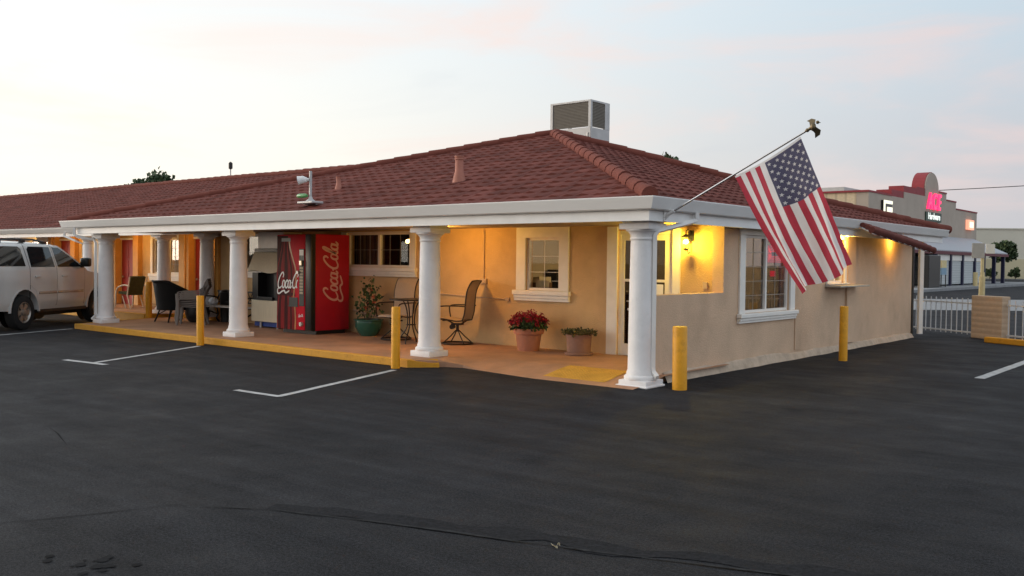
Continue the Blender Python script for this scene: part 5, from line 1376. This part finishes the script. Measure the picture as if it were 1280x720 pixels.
mb = MB(); mb.box((-1.10, -.62, 1.42), (-1.045, .62, 1.80), .01); mb.build("rear_window", M['car_glass'], CAR)
mb = MB(); mb.box((3.84, -.55, .82), (3.93, .55, 1.02), .01); mb.build("grille", M['black'], CAR)

# ------------------------------------------------------------------ fence, pillar and sign by the side street
def fence(p, q, label, n):
    p = Vector((p[0], p[1], 0)); q = Vector((q[0], q[1], 0)); t_ = (q-p); L_ = t_.length; an = math.atan2(t_.y, t_.x)
    o = empty("metal_fence", p, an, label, "fence", "white metal fence panels")
    for z in (.10, .80): mb = MB(); mb.box((0, -.018, z), (L_, .018, z+.036)); mb.build("rail", M['fence'], o)
    for i in range(n):
        x = .04+(L_-.08)*i/(n-1); mb = MB(); mb.box((x-.009, -.0095, .06), (x+.009, .0095, .94)); mb.build("picket", M['fence'], o)
fence((-.62, 14.45), (1.22, 13.25), "white metal picket fence panel between the office corner and the block pillar", 13)
fence((2.02, 12.80), (9.7, 8.27), "white metal picket fence panel on the right of the block pillar", 46)
t = empty("block_pillar", (1.61, 13.05, 0), math.atan2(-1.15, 1.7), "short wide tan block pillar between the two white fence panels", "pillar")
mb = MB(); mb.box((-.47, -.12, 0), (.47, .12, 1.02), .012); mb.build("pillar_body", M['block'], t)
mb = MB(); mb.box((0, 0, 0), (2.9, .15, .13), .02); o = tag(mb.build("parking_block", M['kerb_yellow']), "yellow painted concrete kerb block in front of the right fence panel", "kerb block"); o.location = (1.75, 11.85, 0); o.rotation_euler = (0, 0, math.atan2(-.75, 1.5))
t = empty("street_sign", (.92, 15.2, 0), R(38), "pale yellow post with two blank sign panels behind the block pillar", "sign")
mb = MB(); mb.tube([(0, 0, 0), (0, 0, 1.95)], .042, 10); mb.build("post", M['pale_yellow'], t)
mb = MB(); mb.tube([(0, 0, 0), (0, 0, 1.46)], .075, 12); mb.build("sleeve", M['pale_yellow'], t)
mb = MB(); mb.box((-.29, -.05, 1.93), (.03, -.025, 2.32), .005); mb.build("sign_panel", M['sign_back'], t)
mb = MB(); mb.box((.07, -.03, 2.05), (.30, -.005, 2.30), .005); mb.build("sign_panel", M['sign_lit'], t)

# ------------------------------------------------------------------ hardware store across the street
S = empty("hardware_store", (-17, 59.2, 0), label="large tan hardware store with stepped parapet and lit red letters across the street", cat="building")
SO = Vector((-17, 59.2, 0))
def Z(o): o.location = -SO; return o
arcp = [(75.4-2.0*math.cos(R(180*i/14)), 8.4+1.5*math.sin(R(180*i/14))) for i in range(15)]
prof = [(59.2, 0), (91, 0), (91, 7.05), (83.2, 7.05), (83.2, 7.7), (79.9, 7.7), (79.9, 8.3), (77.4, 8.3)] + arcp[::-1] + [(73.4, 7.72), (70.9, 7.72), (67.6, 7.72), (67.6, 7.2), (59.2, 7.2)]
mb = MB(); mb.prism(prof, -17.0, -17.9, lambda u, v, d: (d, u, v)); Z(mb.build("front_wall", M['store'], S))
mb = MB(); mb.box((-60, 59.3, 0), (-17.9, 90.9, 6.7)); Z(mb.build("store_body", M['store'], S))
mb = MB(); mb.box((-60, 59.2, 0), (-17.91, 59.29, 7.2)); Z(mb.build("side_wall", M['store_side_glow'], S))
mb = MB()
mb.box((-60, 59.05, 7.2), (-16.95, 59.5, 7.34)); mb.box((-18.0, 59.5, 7.2), (-16.95, 64.6, 7.34))
for y0_, y1_, z0, z1 in ((64.6, 67.6, 7.2, 7.75), (67.6, 71.0, 7.72, 8.25), (71.0, 73.4, 7.72, 8.4)):
    mb.box((-18.25, y0_+.02, z0), (-17.05, y1_, z1))
pr = [(75.4-2.06*math.cos(R(180*i/14)), 8.4+1.56*math.sin(R(180*i/14))) for i in range(15)]
mb.prism(pr, -17.1, -18.15, lambda u, v, d: (d, u, v))
mb.prism([(77.4, 8.3), (79.9, 8.3), (79.9, 8.42), (77.4, 8.42)], -17.95, -16.95, lambda u, v, d: (d, u, v)); mb.prism([(79.95, 7.7), (83.2, 7.7), (83.2, 7.82), (79.95, 7.82)], -17.95, -16.95, lambda u, v, d: (d, u, v)); mb.prism([(83.25, 7.05), (91.05, 7.05), (91.05, 7.17), (83.25, 7.17)], -17.95, -16.95, lambda u, v, d: (d, u, v))
Z(mb.build("parapet_trim", M['store_red'], S))
mb = MB(); mb.box((-21.8, 60.5, 7.3), (-19.3, 66, 7.75)); Z(mb.build("roof_unit", M['galv'], S))
def text_mesh(body, size, name, m, parent, origin, ex, shear=0.0, bold=.0, sx=1.0):
    cu = bpy.data.curves.new("text", 'FONT'); cu.body = body; cu.size = size; cu.shear = shear; cu.offset = bold; cu.extrude = ex; cu.align_x = 'CENTER'
    o = bpy.data.objects.new("text", cu); COL.objects.link(o)
    bpy.context.view_layer.update()
    me = bpy.data.meshes.new_from_object(o.evaluated_get(bpy.context.evaluated_depsgraph_get()))
    bpy.data.objects.remove(o); bpy.data.curves.remove(cu)
    mb = MB(); mb.v = [(origin[0]+v.co.z, origin[1]+v.co.x*sx, origin[2]+v.co.y) for v in me.vertices]
    mb.f = [list(p.vertices) for p in me.polygons]; mb.m = [0]*len(mb.f); bpy.data.meshes.remove(me)
    return mb.build(name, m, parent)
for ch, yy in (("A", 74.35), ("C", 75.75), ("E", 77.1)):
    Z(text_mesh(ch, 1.95, "sign_letter", M['ace'], S, (-16.9, yy, 6.72), .09, .22, .045, .85))
mb = MB(); mb.box((-16.995, 73.4, 5.62), (-16.9, 78.1, 6.42)); Z(mb.build("sign_board", mat('dark_sign', (.02, .05, .03), .5), S))
Z(text_mesh("Hardware", .80, "sign_lettering", M['letter'], S, (-16.87, 75.75, 5.80), .01, 0, .012, 1.12))
mb = MB(); mb.box((-16.995, 62.0, 5.75), (-16.8, 64.0, 6.75)); wl_ = Z(mb.build("wall_light", M['black'], S))
mb = MB()
for a in ((62.0, 62.3, 5.75, 6.75), (62.3, 64.0, 6.5, 6.75), (62.3, 64.0, 5.75, 5.85), (62.8, 64.0, 5.85, 6.25)): mb.box((-16.798, a[0], a[2]), (-16.75, a[1], a[3]))
mb.build("lit_face", M['lit_panel'], wl_)
mb = MB(); mb.box((-16.995, 86.8, 5.3), (-16.75, 89.0, 6.25)); wl_ = Z(mb.build("wall_light", M['lit_orange'], S)); mb = MB(); mb.box((-16.748, 87.3, 5.5), (-16.7, 88.6, 6.05)); mb.build("lit_face", M['lit_panel'], wl_)
# canopy
mb = MB(); mb.add([(-16.995, 59.4, 4.35), (-16.995, 90.0, 4.45), (-13.0, 85.6, 2.95), (-13.0, 56.4, 2.95), (-16.995, 59.4, 4.2), (-16.995, 90.0, 4.3), (-13.0, 85.6, 2.8), (-13.0, 56.4, 2.8)], [(0,1,2,3), (7,6,5,4), (0,3,7,4), (3,2,6,7), (2,1,5,6), (1,0,4,5)])
Z(mb.build("canopy", M['metal_roof'], S))
mb = MB(); mb.box((-13.0, 56.4, 2.62), (-12.9, 85.6, 2.86)); Z(mb.build("canopy_fascia", M['maroon'], S))
for yy in (57.0, 62.6, 66.6, 70.15, 74.0, 77.2, 81.0, 84.5):
    mb = MB(); mb.box((-13.28, yy-.16, .18), (-13.001, yy+.16, 2.65)); Z(mb.build("canopy_post", M['navy'], S))
for yy in (62.5, 66.5, 70.5, 74.5, 78.5):
    mb = MB(); mb.box((-16.99, yy-1.6, .18), (-16.9, yy+1.6, 2.5)); Z(mb.build("shutter_door", M['door_grey'], S)); 
mb = MB(); mb.box((-13.22, 62.9, 2.15), (-13.10, 77.0, 2.60)); Z(mb.build("valance_panel", M['trim'], S))
for a, b in ((62.8, 66.4), (66.8, 69.95), (70.35, 73.8), (74.2, 77.0)):
    mb = MB(); mb.box((-13.24, a, .3), (-13.16, b, 2.12)); Z(mb.build("display_shutter", M['door_grey'], S))
t = empty("display_rack", (-12.4, 58.6, .18), label="dark merchandise rack under the left end of the store canopy", cat="rack")
mb = MB(); mb.box((-.35, -1.4, 0), (.35, 1.4, 2.3), .05); mb.build("rack_body", M['dark'], t)
mb = MB(); mb.box((.35, -1.3, .6), (.37, 1.3, .66)); mb.box((.35, -1.3, 1.3), (.37, 1.3, 1.36)); mb.build("rack_rail", M['dark'], t)
t = empty("notice_board", (-12.2, 61.2, .18), label="blue and cream notice board on two legs in front of the store", cat="sign board")
mb = MB(); mb.box((0, -.65, .9), (.08, .65, 1.4)); mb.build("lower_panel", mat('pale_blue', (.20, .32, .42), .6), t); mb = MB(); mb.box((0, -.65, 1.402), (.08, .65, 1.95)); mb.build("upper_panel", M['pale_yellow'], t)
for y_ in (-.6, .55): mb = MB(); mb.box((.01, y_, 0), (.07, y_+.06, .9)); mb.build("leg", M['dark'], t)
for i, (x, y_, h) in enumerate(((-11.6, 68.0, 1.25), (-11.6, 70.2, 1.25))):
    bollard(x, y_, h, .17, ["pale yellow bollard in front of the store shutters, left one behind the sign post", "pale yellow bollard in front of the store shutters, right beside the sign post"][i], 0, "bollards in front of the store").data.materials[0] = M['pale_yellow']

# far cream building
t = empty("warehouse", (-29.3, 130.4, 0), math.atan2(16.7, 20.1), "long plain cream warehouse behind the hardware store", "building")
mb = MB(); mb.box((-8, 0, 2.8), (70, 20, 7.0)); mb.build("upper_wall", M['cream'], t); mb = MB(); mb.box((-8, -.05, 0), (70, 20, 2.797)); mb.build("lower_wall", M['cream_low'], t)
mb = MB(); mb.box((-8.1, -.12, 7.0), (70.1, .3, 7.18)); mb.build("coping", M['cream'], t)

# ------------------------------------------------------------------ trees and shrubs
def tree(name, loc, h, cr, crz, label, cat, nleaf, leaf, seed, trunk=.18, group=None, clumps=14):
    rnd = random.Random(seed); t = empty(name, loc, 0, label, cat, group)
    mb = MB(); base = h-crz*1.1
    mb.tube([(0, 0, 0), (.05*cr, .03*cr, base*.6), (0, 0, base)], [trunk, trunk*.8, trunk*.6], 8)
    cen = []
    for k in range(clumps):
        an = rnd.uniform(0, 6.283); e = rnd.uniform(-.5, 1.0); r = cr*rnd.uniform(.35, .85)*math.sqrt(max(.1, 1-e*e*.8)); c = Vector((r*math.cos(an), r*math.sin(an), h-crz+crz*.82*e)); cen.append((c, cr*rnd.uniform(.22, .42)))
        mb.tube([(0, 0, base*.9), c*.5+Vector((0, 0, (base)*.5)), c], [trunk*.4, trunk*.25, trunk*.08], 5)
    mb.build("trunk", M['bark'], t, smooth=60)
    lf = MB()
    for _ in range(nleaf):
        c, r = rnd.choice(cen); d = Vector((rnd.gauss(0, 1), rnd.gauss(0, 1), rnd.gauss(0, .8))); d = d.normalized()*r*rnd.random()**.4
        leafquad(lf, c+d, leaf, rnd, .3)
    lf.build("crown", M['leaf_tree'], t)
tree("leafy_tree", (-49.4, 20.2, 0), 6.6, 2.9, 1.6, "dark green tree top showing above the left roof ridge", "tree", 5200, .30, 11, .2)
tree("leafy_tree", (-21.7, 36.7, 0), 7.8, 2.1, 1.3, "small dark tree tip peeking over the roof to the left of the flag", "tree", 2600, .26, 12, .16)
tree("round_tree", (-22.2, 127.6, 0), 5.0, 2.0, 1.6, "round dark tree against the cream warehouse wall", "tree", 4200, .42, 13, .16)
for i, (x, y_) in enumerate(((-24.2, 129.6), (-21.4, 131.3))):
    tree("round_shrub", (x, y_, 0), 1.5, .75, .7, ["small round shrub at the warehouse wall under the tree", "small round shrub at the warehouse wall right of the tree"][i], "shrub", 1200, .26, 20+i, .05, "shrubs at the warehouse wall", 10)
# overhead cable to the store
mb = MB(); A_ = Vector((-17.2, 78.2, 8.55)); B_ = Vector((40, 122, 16.2)); pts = []
for i in range(25):
    f = i/24; p = A_.lerp(B_, f); p.z -= 4*.9*f*(1-f); pts.append(p)
mb.tube(pts, .035, 5); tag(mb.build("power_cable", M['dark']), "thin dark overhead cable rising to the right from the store parapet", "cable")
